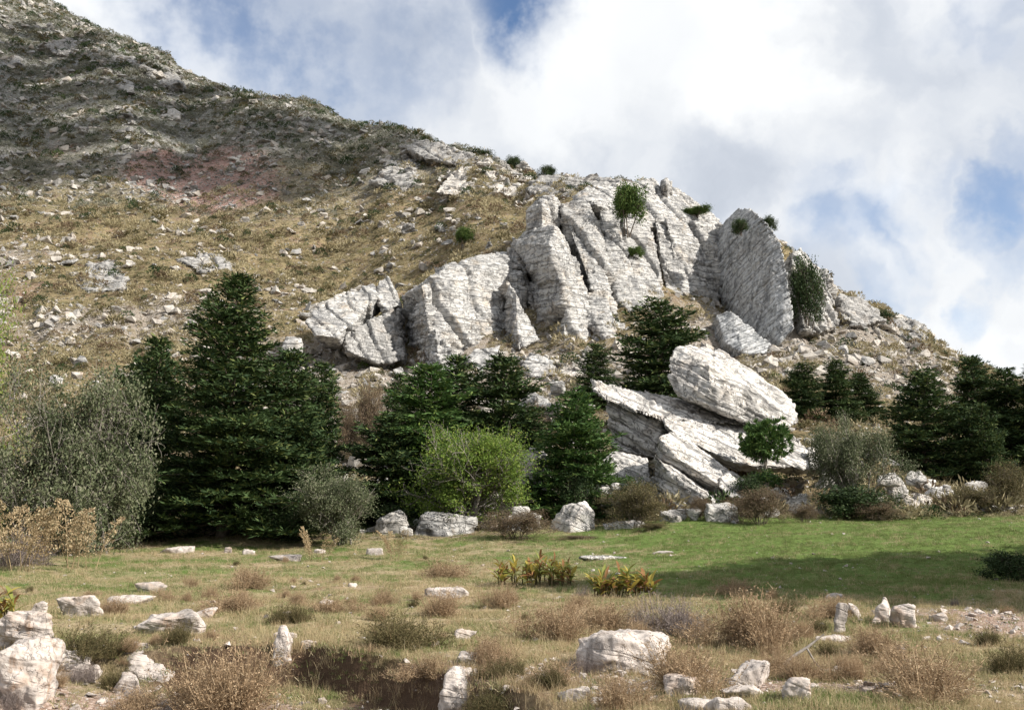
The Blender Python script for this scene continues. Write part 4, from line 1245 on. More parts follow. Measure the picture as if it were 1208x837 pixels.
# young fir grazed to a ball on a bare stem
rng = np.random.default_rng(77)
g, tr = Geo(), Geo()
tr.tube([[0, 0, -0.1], [0.03, 0, 0.5], [-0.02, 0.02, 1.0], [0.02, 0, 1.6], [0, 0, 2.7]], np.array([0.09, 0.075, 0.07, 0.06, 0.02]), 6)
for i in range(360):
    d = unit(rng, 1)[0]
    c = np.array([0, 0, 2.05]) + d * rng.uniform(0.3, 1.0) * np.array([0.95, 0.95, 0.72]) * (1 + 0.40 * float(fbm(d[None] * 1.6, 2, 5)[0]) + 0.15 * d[0])
    if i % 4 == 0:
        c = c * [0.6, 0.6, 0.55] + [-0.42, 0.1, 0.55]
    if i % 6 == 0:
        tr.tube([[0, 0, c[2] - 0.25], c], [0.02, 0.006], 3)
    m_ = 26
    dd = norm(np.tile(d + [0, 0, 0.35], (m_, 1)) + rng.normal(0, 0.55, (m_, 3)))
    g.leaves(c + dd * rng.uniform(0, 0.1, (m_, 1)), dd, unit(rng, m_), 0.15, 0.05)
for a in range(14):
    an = a * 0.9
    b0 = np.array([0, 0, rng.uniform(0.3, 0.8)])
    b1 = b0 + np.array([math.cos(an), math.sin(an), 0.1]) * rng.uniform(0.3, 0.7)
    tr.tube([b0, b1], [0.015, 0.005], 3)
    q = b0 + (b1 - b0) * rng.uniform(0.3, 1, (60, 1)) + rng.normal(0, 0.08, (60, 3))
    g.leaves(q, norm(rng.normal(0, 1, (60, 3)) + [0, 0, 0.3]), unit(rng, 60), 0.14, 0.045)
YF = (g.mesh('young_fir_crown', M['fir_bright']), tr.mesh('young_fir_trunk', M['greybark']))
c = P(905, 582, 43.5)
o = tag(obj('young_fir', None, c), 'young fir nibbled to a ball on a bare stem before the slabs', 'tree')
k_ = (ztop(905, 492, 43.5) - c[2]) / 2.85
o.scale = (k_, k_, k_)
obj('crown', YF[0], parent=o)
obj('trunk', YF[1], parent=o)

BG = 'bushes along the meadow edge'
for ms, px, pb, yt, w, d, lab in (
        (brn, 612, 652, 594, 84, 36.5, 'brown twiggy bush under the yellow green tree'),
        (brn, 896, 632, 568, 70, 37.5, 'dense brown bush below the sunlit slab'),
        (brn, 872, 622, 584, 40, 39, 'smaller brown bush left of the dense brown bush'),
        (olv, 748, 634, 562, 76, 38.5, 'dark olive bush between the tall white boulder and the sharp slab'),
        (drk, 748, 590, 566, 40, 40.5, 'green topped shrub above the dark olive bush'),
        (brn, 684, 654, 628, 52, 36, 'low mauve brown bush at the foot of the tall white boulder'),
        (olv, 770, 648, 612, 40, 37, 'small green brown bush at the edge of the green turf'),
        (brn, 826, 630, 580, 34, 39, 'thin brown shrub beside the pointed pale rock'),
        (brn, 950, 622, 590, 34, 38.5, 'pale brown tuft like bush before the blue grey rock'),
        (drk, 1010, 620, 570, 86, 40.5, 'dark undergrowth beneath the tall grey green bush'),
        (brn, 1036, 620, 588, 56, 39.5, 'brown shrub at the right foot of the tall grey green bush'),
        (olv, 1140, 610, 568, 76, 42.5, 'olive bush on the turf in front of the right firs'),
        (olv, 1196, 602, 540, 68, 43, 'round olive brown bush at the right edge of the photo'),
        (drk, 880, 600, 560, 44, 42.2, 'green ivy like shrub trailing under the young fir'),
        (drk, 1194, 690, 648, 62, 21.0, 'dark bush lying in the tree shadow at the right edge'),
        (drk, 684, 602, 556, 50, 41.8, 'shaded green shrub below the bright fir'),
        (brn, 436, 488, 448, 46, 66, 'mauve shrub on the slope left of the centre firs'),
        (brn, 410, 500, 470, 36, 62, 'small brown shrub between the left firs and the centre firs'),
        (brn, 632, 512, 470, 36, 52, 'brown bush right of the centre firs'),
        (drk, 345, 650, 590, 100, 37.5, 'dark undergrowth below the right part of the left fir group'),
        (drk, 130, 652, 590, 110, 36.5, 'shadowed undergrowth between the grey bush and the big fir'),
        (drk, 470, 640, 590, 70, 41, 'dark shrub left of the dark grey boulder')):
    plant('bush', ms, px, pb, yt + 0.12 * (pb - yt), w * 0.86, lab, 'bush', d=d, rz=px * 0.37, group=BG)


def twig_mesh(seed, mat, n=420, side=4, w=0.010, dome=True, leafn=5):
    """dome of thin dry twigs with side twigs and shrivelled leaves, 1 wide and 1 high"""
    rng = np.random.default_rng(seed)
    g = Geo()
    a = rng.random(n) * 6.283
    tilt = np.abs(rng.normal(0, 0.55, n)).clip(0, 1.25)
    d = np.c_[np.cos(a) * np.sin(tilt), np.sin(a) * np.sin(tilt), np.cos(tilt)]
    b = np.c_[np.cos(a), np.sin(a), 0 * a] * (0.14 * np.sqrt(rng.random(n)))[:, None]
    lobes = np.c_[rng.normal(0, 0.26, (6, 2)), np.zeros(6)]
    li = rng.choice(6, n, p=(0.3, 0.22, 0.16, 0.14, 0.1, 0.08))
    b = b + lobes[li]
    ls_ = np.array([1.0, 0.85, 0.7, 0.6, 0.9, 0.5])[li]
    L = np.array([0.62, 0.62, 1.0]) * d
    L = np.linalg.norm(L, axis=1) * rng.uniform(0.4, 1.05, n) * ls_
    sv = norm(np.cross(d, unit(rng, n)))
    p1 = b + d * (L * 0.5)[:, None] + rng.normal(0, 0.02, (n, 3))
    p2 = b + d * L[:, None] + rng.normal(0, 0.045, (n, 3))
    ww = w * rng.uniform(0.6, 1.3, n)[:, None]
    V = np.stack([b - sv * ww * .5, b + sv * ww * .5, p1 + sv * ww * .4, p1 - sv * ww * .4], 1)
    g.add(V, np.arange(n * 4).reshape(n, 4))
    V = np.stack([p1 - sv * ww * .4, p1 + sv * ww * .4, p2 + sv * ww * .15, p2 - sv * ww * .15], 1)
    g.add(V, np.arange(n * 4).reshape(n, 4))
    for _ in range(side):
        t = rng.uniform(0.3, 1.0, n)[:, None]
        q = np.where(t < 0.5, b + (p1 - b) * t * 2, p1 + (p2 - p1) * (t - 0.5) * 2)
        dd = norm(d + rng.normal(0, 0.6, (n, 3)))
        l = rng.uniform(0.08, 0.22, n)
        g.leaves(q, dd, unit(rng, n), l, w * 0.75)
        for _ in range(leafn):
            f = q + dd * (l * rng.random(n))[:, None]
            g.leaves(f, norm(dd + rng.normal(0, 0.9, (n, 3))), unit(rng, n), 0.035, 0.014)
    allv = np.concatenate(g.v)
    kx = 1.0 / (np.percentile(allv[:, 0], 97) - np.percentile(allv[:, 0], 3))
    kz = 1.0 / np.percentile(allv[:, 2], 98)
    g.v = [v * [kx, kx, kz] for v in g.v]
    return g.mesh('dry_twigs', M[mat])


TWIG = [twig_mesh(31, 'drytwig', 380), twig_mesh(32, 'drytwig', 300, 5, 0.009), twig_mesh(33, 'greytwig', 420, 4, 0.009, leafn=1), twig_mesh(34, 'olivebrown', 340, 5, 0.010, leafn=7)]
DG = 'dry bushes in the front of the meadow'
for v, px, pb, yt, w, lab in (
        (0, 268, 846, 748, 150, 'biggest dry brown bush, in the left half of the front'),
        (1, 222, 838, 778, 90, 'dry bush growing against the long slanted rock'),
        (0, 1085, 822, 754, 158, 'broad low rusty bush in the right half of the front'),
        (1, 1040, 770, 730, 70, 'small brown bush under the touching pair of white rocks'),
        (0, 900, 766, 690, 112, 'tall rusty brown bush in the middle of the right half'),
        (2, 812, 748, 694, 120, 'grey twiggy bush behind the large flat topped boulder'),
        (1, 858, 760, 696, 90, 'mixed grey and brown bush left of the tall rusty bush'),
        (0, 650, 752, 704, 96, 'brown bush in front of the yellow leaved plants'),
        (1, 712, 742, 700, 80, 'low sparse dry bush behind the large boulder on its left'),
        (0, 808, 816, 748, 124, 'rusty bush leaning over the right end of the large boulder'),
        (1, 740, 836, 786, 70, 'dry tuft growing below the dark face of the large boulder'),
        (0, 524, 728, 690, 66, 'brown dry bush over the low mauve rock'),
        (3, 440, 764, 716, 120, 'olive brown bush crowning the dark bank'),
        (1, 498, 800, 764, 60, 'dry bush hanging on the face of the bank'),
        (0, 292, 694, 664, 64, 'brown dry bush in the far left turf'),
        (1, 262, 722, 692, 70, 'low brown tuft of twigs in the left turf'),
        (2, 28, 668, 618, 96, 'purple grey twiggy bush at the left edge'),
        (1, 535, 682, 656, 64, 'brown dry bush left of the yellow leaved plants'),
        (3, 118, 772, 730, 90, 'dark brown scrub between the rounded white rock and the lumpy rock'),
        (1, 972, 728, 698, 60, 'low brown bush left of the white shards'),
        (3, 1180, 792, 752, 70, 'sparse brown scrub at the right edge of the gravel'),
        (1, 940, 802, 770, 64, 'small dry tuft right of the pale triangular rock'),
        (3, 610, 800, 770, 70, 'low dark scrub left of the large boulder'),
        (1, 400, 722, 700, 60, 'faint brown tuft in the middle of the left turf'),
        (3, 590, 838, 806, 64, 'dark low scrub right of the chunky white boulder'),
        (1, 150, 846, 806, 80, 'brown twigs at the bottom edge below the long slanted rock'),
        (1, 860, 700, 680, 60, 'pale brown tuft in front of the green turf'),
        (0, 588, 716, 684, 50, 'rusty tuft just left of the yellow leaved plants')):
    c = hit(px, pb)
    h, wd = (ztop(px, yt, c[1]) - c[2]) * 0.78, w * c[1] / F * 0.70
    o = obj('dry_bush', TWIG[v], c - [0, 0, 0.02], rz=px * 0.61)
    o.scale = (wd, wd, h * 1.08)
    tag(o, lab, 'bush', DG)


# leafy plants with yellowing leaves: every leaf a part
def lance_leaf(name, mat, L=1.0, W=0.24):
    s = np.linspace(0, 1, 6)
    hw = W * 0.5 * np.sin(np.pi * np.clip(s, 0.03, 0.985)) ** 0.8
    z = 0.30 * s - 0.42 * s ** 2
    V = []
    for i in range(6):
        V += [(-hw[i], s[i] * L, z[i] + 0.25 * hw[i]), (0, s[i] * L, z[i]), (hw[i], s[i] * L, z[i] + 0.25 * hw[i])]
    Q = []
    for i in range(5):
        a = i * 3
        Q += [(a, a + 1, a + 4, a + 3), (a + 1, a + 2, a + 5, a + 4)]
    return npmesh(name, V, Q, M[mat], True)


LEAF = [lance_leaf('leaf_yellow', 'leaf_yellow'), lance_leaf('leaf_lime', 'leaf_lime'), lance_leaf('leaf_brown', 'leaf_brown', 1, 0.2)]


def leafy(px, pb, yt, w, label, n, seed, clumps):
    rng = np.random.default_rng(seed)
    c = hit(px, pb)
    h, wd = ztop(px, yt, c[1]) - c[2], w * c[1] / F
    o = obj('leafy_plant', None, c)
    tag(o, label, 'plant', 'plants with yellowing leaves')
    st = Geo()
    heads = []
    for i in range(clumps):
        x, y = rng.uniform(-0.42, 0.42) * wd, rng.uniform(-0.3, 0.3) * wd * 0.6
        zb = zt1(c[0] + x, c[1] + y) - c[2]
        hh = h * rng.uniform(0.45, 0.95) * (1 - 0.5 * abs(x / wd) * 2 * 0.6)
        st.tube([[x, y, zb - 0.03], [x + rng.normal(0, 0.03), y + rng.normal(0, 0.03), zb + hh * 0.6]], [0.014, 0.008], 4)
        heads.append((x, y, zb, hh))
    obj('stem', st.mesh('leafy_stems', M['olivebrown']), parent=o)
    for i in range(n):
        x, y, zb, hh = heads[i % clumps]
        lf = LEAF[rng.choice(3, p=(0.38, 0.32, 0.30))]
        e = obj('leaf', lf, (x, y, zb + hh * rng.uniform(0.15, 0.80)), o)
        e.rotation_euler = (rng.uniform(-0.1, 1.15), rng.normal(0, 0.25), rng.random() * 6.283)
        e.scale = (rng.uniform(0.8, 1.2) * 0.27,) * 2 + (0.27,)
        e.scale = [v * min(1.0, h / 0.62) * rng.uniform(0.75, 1.15) for v in e.scale]


leafy(632, 690, 640, 104, 'left and larger plant with broad yellow and brown leaves', 300, 5, 42)
leafy(736, 706, 660, 80, 'right plant with yellow and brown leaves, nearer the camera', 280, 6, 34)
leafy(4, 736, 686, 48, 'small yellow leaved plant at the left edge by the rocks', 60, 7, 7)


# dead bracken: every frond a part
def frond_mesh(seed):
    rng = np.random.default_rng(seed)
    g = Geo()
    s = np.linspace(0, 1, 8)
    mid = np.c_[0.25 * s ** 2, np.zeros(8), s - 0.12 * s ** 3]
    g.tube(mid, np.linspace(0.008, 0.003, 8), 3)
    for i in range(13):
        t = 0.28 + 0.7 * i / 12
        p = np.array([np.interp(t, s, mid[:, j]) for j in range(3)])
        for sg in (-1, 1):
            l = 0.24 * (1.1 - t) + 0.05
            d = norm(np.array([0.15, sg, 0.25 + rng.normal(0, 0.25)]) + rng.normal(0, 0.2, 3))
            q = p + d * np.linspace(0, l, 6)[:, None]
            for k in (-1, 1):
                g.leaves(q, norm(np.tile(d * 0.6 + np.array([0.3 * k, 0, k * 0.8]), (6, 1)) + rng.normal(0, 0.3, (6, 3))), unit(rng, 6), 0.045, 0.022)
    return g.mesh('bracken_frond', M['fern'])


FROND = [frond_mesh(i) for i in (41, 42, 43)]
rng = np.random.default_rng(9)
for px, pb, yt, w, nf, lab in ((18, 672, 568, 66, 8, 'dead orange bracken at the left edge under the grey bush'),
                               (88, 672, 578, 62, 7, 'dead orange bracken clump just right of the left edge bracken'),
                               (376, 662, 612, 26, 5, 'small dead bracken below the left fir group near the meadow edge'),
                               (470, 660, 618, 24, 6, 'thin tan bracken at the left of the dark grey boulder'),
                               (962, 600, 562, 28, 6, 'tan bracken in the gap between young fir and grey green shrub')):
    c = hit(px, pb) if px < 900 else P(px, pb, 41)
    h, wd = ztop(px, yt, c[1]) - c[2], w * c[1] / F
    o = tag(obj('bracken', None, c), lab, 'fern', 'dead bracken')
    for i in range(nf):
        a = rng.random() * 6.28
        r = wd * 0.42 * math.sqrt(rng.random())
        e = obj('frond', FROND[i % 3], (r * math.cos(a), r * math.sin(a), -0.03), o)
        e.rotation_euler = (rng.normal(0, 0.15), rng.uniform(0.0, 0.35), a)
        k_ = h * rng.uniform(0.6, 1.05)
        e.scale = (k_ * 0.9, k_ * 0.9, k_)

# dead stick by the dry bush
g = Geo()
g.tube([[0, 0, 0.02], [0.15, 0.05, 0.14], [0.32, 0.06, 0.24], [0.5, 0.1, 0.36]], [0.022, 0.018, 0.014, 0.006], 6)
g.tube([[0.30, 0.06, 0.23], [0.36, 0.0, 0.1], [0.42, -0.02, 0.02]], [0.012, 0.01, 0.006], 5)
tag(obj('dead_stick', g.mesh('stick', M['greybark']), hit(920, 792)), 'forked grey dead stick propped on the turf at the right', 'stick')


# ------------------------------------------------------------------ scattered cover (nobody could count it)
def scatter(name, pts, scl, variants, label, rng, tilt=0.0, vid=None, sz=None):
    """one object whose geometry nodes set variant meshes on its points"""
    me = bpy.data.meshes.new(name)
    nn = len(pts)
    me.vertices.add(nn)
    me.vertices.foreach_set('co', np.asarray(pts, np.float32).ravel())
    a = me.attributes.new('scl', 'FLOAT_VECTOR', 'POINT')
    s3 = np.stack([scl, scl, scl * (1 if sz is None else sz)], 1)
    a.data.foreach_set('vector', s3.astype(np.float32).ravel())
    a = me.attributes.new('rot', 'FLOAT_VECTOR', 'POINT')
    rot = np.c_[rng.normal(0, tilt, nn), rng.normal(0, tilt, nn), rng.random(nn) * 6.283]
    a.data.foreach_set('vector', rot.astype(np.float32).ravel())
    a = me.attributes.new('vid', 'INT', 'POINT')
    a.data.foreach_set('value', (rng.integers(0, len(variants), nn) if vid is None else vid).astype(np.int32))
    o = tag(obj(name, me), label, None, None, 'stuff')
    o['category'] = name.replace('_', ' ')
    ng = bpy.data.node_groups.new(name, 'GeometryNodeTree')
    ng.interface.new_socket('Geometry', in_out='INPUT', socket_type='NodeSocketGeometry')
    ng.interface.new_socket('Geometry', in_out='OUTPUT', socket_type='NodeSocketGeometry')
    L = ng.links.new
    gi, go = ng.nodes.new('NodeGroupInput'), ng.nodes.new('NodeGroupOutput')
    ti = ng.nodes.new('GeometryNodeGeometryToInstance')
    for v in reversed(variants):                  # a multi-input socket lists its links last first
        vo = bpy.data.objects.new('source_' + v.name, v)
        oi = ng.nodes.new('GeometryNodeObjectInfo')
        oi.inputs['Object'].default_value = vo
        L(oi.outputs['Geometry'], ti.inputs[0])
    iop = ng.nodes.new('GeometryNodeInstanceOnPoints')
    L(gi.outputs[0], iop.inputs['Points'])
    L(ti.outputs[0], iop.inputs['Instance'])
    iop.inputs['Pick Instance'].default_value = True

    def at(nm, typ):
        q = ng.nodes.new('GeometryNodeInputNamedAttribute')
        q.data_type = typ
        q.inputs['Name'].default_value = nm
        return q.outputs[0]
    L(at('vid', 'INT'), iop.inputs['Instance Index'])
    L(at('rot', 'FLOAT_VECTOR'), iop.inputs['Rotation'])
    L(at('scl', 'FLOAT_VECTOR'), iop.inputs['Scale'])
    L(iop.outputs[0], go.inputs[0])
    o.modifiers.new('scatter', 'NODES').node_group = ng
    return o


def tuft(seed, mat, n, hmin, hmax, spread, w, lean=0.35):
    rng = np.random.default_rng(seed)
    g = Geo()
    a = rng.random(n) * 6.283
    b = np.c_[rng.normal(0, spread, (n, 2)), np.full(n, -0.01)]
    h = rng.uniform(hmin, hmax, n)
    t = np.abs(rng.normal(0, lean, n))
    d = np.c_[np.cos(a) * np.sin(t), np.sin(a) * np.sin(t), np.cos(t)]
    d2 = norm(d + np.c_[np.cos(a), np.sin(a), -0.4 * np.ones(n)] * (t * 0.9)[:, None])
    sv = norm(np.cross(d, unit(rng, n)))
    ww = (w * rng.uniform(0.7, 1.3, n))[:, None]
    p1 = b + d * (h * 0.55)[:, None]
    p2 = p1 + d2 * (h * 0.45)[:, None]
    V = np.stack([b - sv * ww * .5, b + sv * ww * .5, p1 + sv * ww * .4, p1 - sv * ww * .4], 1)
    g.add(V, np.arange(n * 4).reshape(n, 4))
    V = np.stack([p1 - sv * ww * .4, p1 + sv * ww * .4, p2 + sv * ww * .08, p2 - sv * ww * .08], 1)
    g.add(V, np.arange(n * 4).reshape(n, 4))
    return g.mesh('tuft', M[mat])


def meadow_pts(rng, n, ymin, ymax, k=0.9):
    """points over the meadow in view, thinning out with distance"""
    y = np.exp(rng.uniform(math.log(ymin), math.log(ymax), int(n)))
    x = rng.uniform(-0.60, 0.60, int(n)) * y
    return x, y


rng = np.random.default_rng(101)
GR = [tuft(1, 'grass', 26, 0.03, 0.075, 0.05, 0.006, 0.6), tuft(2, 'grass', 22, 0.03, 0.10, 0.06, 0.006, 0.6), tuft(3, 'olivegrass', 26, 0.03, 0.085, 0.06, 0.006, 0.7),
      tuft(4, 'olivegrass', 20, 0.04, 0.11, 0.06, 0.006, 0.7), tuft(5, 'straw', 16, 0.05, 0.13, 0.05, 0.005, 0.6)]
x, y = meadow_pts(rng, 95000, 7.5, 46)
ls, gv = lushness(x, y), gravelness(x, y)
bare = sstep(0.28, 0.55, fbm(xy0(x, y, 1.1), 3, 57)) * (1 - ls) * 0.9
keep = rng.random(len(x)) > np.clip(np.maximum(gv * 1.3 - 0.1, bare), 0, 0.93)
x, y, ls = x[keep], y[keep], ls[keep]
z = zt(x, y)
r = rng.random(len(x))
vid = np.where(r < ls ** 1.2, rng.integers(0, 2, len(x)), np.where(r < 0.25 + 0.75 * ls, rng.integers(2, 4, len(x)), rng.integers(3, 5, len(x))))
scatter('meadow_grass', np.c_[x, y, z], rng.uniform(0.4, 0.95, len(x)) * (0.75 + 0.016 * y) * np.clip(0.95 + 0.8 * fbm(xy0(x, y, 0.9), 2, 58), 0.45, 1.7), GR, 'short grazed grass mixed with dry blades across the meadow', rng, 0.1, vid)

ST = [tuft(11, 'straw', 12, 0.12, 0.42, 0.05, 0.0045, 0.28), tuft(12, 'straw', 9, 0.2, 0.5, 0.04, 0.004, 0.2), tuft(13, 'straw', 22, 0.08, 0.25, 0.08, 0.005, 0.5), tuft(14, 'drytwig', 22, 0.05, 0.2, 0.09, 0.006, 0.7)]
x, y = meadow_pts(rng, 16000, 7.5, 40)
u = x / y
pr = (0.42 + 1.1 * fbm(xy0(x, y, 1.6), 3, 77)) * (1 - 0.97 * sstep(0.55, 0.95, lushness(x, y)))
for px, py, rad, k in ((85, 660, 1.6, 1.2), (640, 780, 1.1, 0.9), (560, 700, 1.6, 0.6), (900, 770, 1.6, 0.7), (760, 730, 1.6, 0.6), (220, 700, 2.0, 0.5), (330, 780, 1.0, 0.7)):
    pr = pr + k * near_px(px, py, rad, x, y)
pr = pr * (1 - 0.8 * gravelness(x, y)) + 0.5 * sstep(32, 36, y) * (u < 0.0)
keep = rng.random(len(x)) < pr
x, y = x[keep], y[keep]
xb = rng.uniform(-2.9, 0.6, 420)                      # tussocks hanging over the lip of the bank
x, y = np.r_[x, xb], np.r_[y, bank_line(xb) + rng.normal(0.14, 0.16, 420)]
v4 = rng.choice(4, len(x), p=(0.22, 0.10, 0.36, 0.32))
def scrub_pts(n):
    xs, ys = meadow_pts(rng, n, 8, 30)
    d_ = fbm(xy0(xs, ys, 2.1), 3, 111) - 0.9 * lushness(xs, ys) + 0.22
    k_ = rng.random(len(xs)) < np.clip(d_, 0, 0.55)
    return xs[k_], ys[k_]


xs, ys = scrub_pts(1700)
scatter('dry_scrub', np.c_[xs, ys, zt(xs, ys)], rng.uniform(0.10, 0.34, len(xs)), [TWIG[0], TWIG[1], TWIG[3], TWIG[2]], 'low dry scrub and dead stems among the turf', rng, 0.2, rng.choice(4, len(xs), p=(0.4, 0.3, 0.2, 0.1)), sz=0.75)
scatter('dry_grass', np.c_[x, y, zt(x, y)], rng.uniform(0.30, 0.68, len(x)), ST, 'tall straw coloured grass stalks standing over the turf', rng, 0.1, v4)


def stone_mesh(seed, mat, n=11, sq=(1, 0.8, 0.6), res=None):
    rng = np.random.default_rng(seed)
    bm = bmesh.new()
    v = unit(rng, n)
    v = np.sign(v) * np.abs(v) ** 0.7 * rng.uniform(0.75, 1.05, (n, 1)) * np.array(sq) * 0.5
    hull_into(bm, v + [0, 0, sq[2] * 0.28])
    bmesh.ops.triangulate(bm, faces=bm.faces[:])
    if res:
        for _ in range(res):
            bmesh.ops.subdivide_edges(bm, edges=bm.edges[:], cuts=1, use_grid_fill=True)
        bmesh.ops.triangulate(bm, faces=bm.faces[:])
    me = bpy.data.meshes.new('stone')
    bm.to_mesh(me)
    bm.free()
    if res:
        V = np.empty(len(me.vertices) * 3, np.float32)
        me.vertices.foreach_get('co', V)
        Nn = np.empty(len(me.vertices) * 3, np.float32)
        me.vertices.foreach_get('normal', Nn)
        V, Nn = V.reshape(-1, 3).astype(float), Nn.reshape(-1, 3)
        V += Nn * (0.07 * fbm(V * 3.2 + seed, 4, seed) + 0.05 * (np.floor((V[:, 2] + 0.15 * V[:, 0]) * 7 + 0.5 * fbm(V * 2, 2, seed)) % 2 - 0.5))[:, None]
        me.vertices.foreach_set('co', V.astype(np.float32).ravel())
        me.update()
    me.materials.append(M[mat])
    return me


GS = [stone_mesh(i, 'stone', 9, (1, 0.8, 0.45)) for i in range(5)]
x, y = meadow_pts(rng, 70000, 7.5, 40)
keep = rng.random(len(x)) < np.clip(gravelness(x, y) * 0.9 - 0.12, 0, 0.9) + 0.03 + 0.16 * (fbm(xy0(x, y, 1.2), 3, 88) > 0.35)
x, y = x[keep], y[keep]
s_ = 0.02 * (1 - rng.random(len(x))) ** -0.55
scatter('gravel', np.c_[x, y, zt(x, y)], np.clip(s_, 0.02, 0.16), GS, 'pinkish gravel and small loose stones on the bare ground', rng, 0.3)


# hillside cover
def slope_pts(rng, n, umax=0.62, y0=40):
    """points over the hillside, even over the ground"""
    out = []
    m = 0
    while m < n:
        k = int(n * 3)
        y = np.sqrt(rng.uniform(y0 ** 2, 450 ** 2, k))
        u = rng.uniform(-umax, umax, k)
        rd = ridge_d(u)
        q = (y < rd + 2) & (rng.random(k) < (60 / y) ** 0.7 * 1.2)
        out.append(np.c_[u * y, y][q])
        m += q.sum()
    p = np.concatenate(out)[:n]
    return p[:, 0], p[:, 1]


def dome(seed, mat, n, lf, flat=0.7, lw=0.5):
    rng = np.random.default_rng(seed)
    g = Geo()
    d = unit(rng, n)
    d[:, 2] = np.abs(d[:, 2])
    p = d * rng.uniform(0.55, 1.0, (n, 1)) ** 0.5 * [0.5, 0.5, flat * 0.9] * (1 + 0.25 * fbm(d * 1.7 + seed, 2, seed))[:, None]
    g.leaves(p - d * 0.03, norm(d + rng.normal(0, 0.5, (n, 3)) + [0, 0, 0.3]), unit(rng, n), lf * rng.uniform(0.7, 1.3, n), lf * lw)
    return g.mesh('cushion', M[mat])


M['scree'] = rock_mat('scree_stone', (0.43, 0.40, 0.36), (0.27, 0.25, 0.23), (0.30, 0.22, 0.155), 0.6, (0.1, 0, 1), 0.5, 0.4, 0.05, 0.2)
SS = [stone_mesh(20 + i, 'scree', 10, (1, 0.8, 0.55)) for i in range(5)] + [stone_mesh(30 + i, 'greyrock', 10, (1, 0.8, 0.55)) for i in range(3)]
x, y = slope_pts(rng, 120000)
V3 = np.c_[x, y, zt(x, y)]
sc_ = scree_at(V3)
keep = rng.random(len(x)) < np.clip(0.12 + 0.75 * sc_ + 0.3 * (V3[:, 2] > 62) + 0.8 * fbm(xy0(V3[:, 0], V3[:, 1], 11), 3, 96), 0.05, 1)
V3, sc_ = V3[keep], sc_[keep]
s_ = np.clip(0.15 * (1 - rng.random(len(V3))) ** -0.55, 0.15, 1.7) * (0.8 + V3[:, 1] / 240)
up = V3[:, 2] > 60
vid = np.where(rng.random(len(V3)) < np.where(up, 0.75, 0.22), rng.integers(5, 8, len(V3)), rng.integers(0, 5, len(V3)))
scatter('scree', V3, s_, SS, 'loose pale stones strewn over the mountain slope', rng, 0.35, vid)

M['uppergrass'] = leaf_mat('upper_grass', [(0.13, 0.135, 0.10), (0.22, 0.22, 0.175), (0.29, 0.285, 0.235)], 0.2, 0.05)
TU = [dome(41, 'tussock', 120, 0.18, 0.5, 0.3), dome(42, 'tussock', 110, 0.2, 0.6, 0.28), dome(43, 'brownleaf', 150, 0.13, 0.55), dome(44, 'olivebrown', 150, 0.13, 0.55), dome(45, 'darkleaf', 150, 0.13, 0.65), dome(46, 'uppergrass', 120, 0.18, 0.5, 0.3)]
x, y = slope_pts(rng, 95000)
V3 = np.c_[x, y, zt(x, y)]
cv = 0.62 - 0.6 * scree_at(V3) + 1.0 * fbm(xy0(x, y, 9), 3, 95) - 0.5 * pink_at(V3)
keep = rng.random(len(x)) < np.clip(cv, 0.12, 1)
V3 = V3[keep]
up = sstep(45, 95, V3[:, 2])
r, r2 = rng.random(len(V3)), rng.random(len(V3))
pt = fbm(xy0(V3[:, 0], V3[:, 1], 14), 3, 99)
vid = np.where(r < 0.66 - 0.38 * up - 0.3 * pt, np.where(r2 < 0.5, 0, 1), np.where(r2 < 0.42, np.where(r2 < 0.25 * up, 5, 2), np.where(r2 < 0.72, 3, 4)))
vid = np.where((vid < 3) & (rng.random(len(V3)) < up * 1.1), 5, vid)
s_ = np.clip(0.36 * (1 - rng.random(len(V3))) ** -0.42, 0.36, 2.0) * (0.75 + V3[:, 1] / 260)
scatter('hillside_scrub', V3, s_, TU, 'low dry grass tussocks and cushion scrub over the mountain slope', rng, 0.15, vid)

# rocks and shrubs on the hillside that can be told apart: each a thing of its own
RK = [stone_mesh(50 + i, mt, 12, (1, 0.8, sz), 3) for i, (mt, sz) in enumerate((('palerock', 0.6), ('palerock', 0.8), ('palerock', 0.45), ('greyrock', 0.6), ('greyrock', 0.8), ('greyrock', 0.45)))]
CU = [dome(61, 'darkleaf', 260, 0.11, 0.75), dome(62, 'olivebrown', 260, 0.11, 0.7), dome(63, 'brownleaf', 260, 0.11, 0.65), dome(64, 'oakleaf', 260, 0.11, 0.75)]
REG = []
MARKS = [('the dark ledge near the top', 140, 72), ('the smooth pale dome of rock', 200, 135), ('the pink scree', 240, 210), ('the long pale slab by the pink scree', 295, 185),
         ('the crag on the left skyline', 190, 95), ('the flat outcrop at the left edge', 8, 72), ('the broad crag under the skyline', 78, 55), ('the limestone band on the ridge', 572, 208),
         ('the jointed grey rocks on the ridge', 470, 200), ('the lone green bush', 546, 280), ('the brown outcrop on the lit slope', 118, 325), ('the low knobbly outcrop', 240, 310),
         ('the tip of the biggest fir', 275, 322), ('the stepped slab', 400, 368), ('the white cliff face', 540, 370), ('the squared white boulder under the cliff', 570, 425),
         ('the boulder pile under the tower', 635, 434), ('the little fir on the scree', 705, 430), ('the centre firs', 550, 440), ('the great leaning slab', 890, 330),
         ('the lower crag with the dark bush', 960, 345), ('the rounded boulder on the slabs', 860, 450), ('the row of firs by the boulder', 980, 440), ('the single broad fir', 1082, 450),
         ('the dark clump of firs', 1160, 440), ('the cliff end of the right ridge', 1075, 388), ('the rough outcrop above the cliff', 475, 275), ('the big grey bush', 90, 430), ('the knob on the crest', 765, 225)]


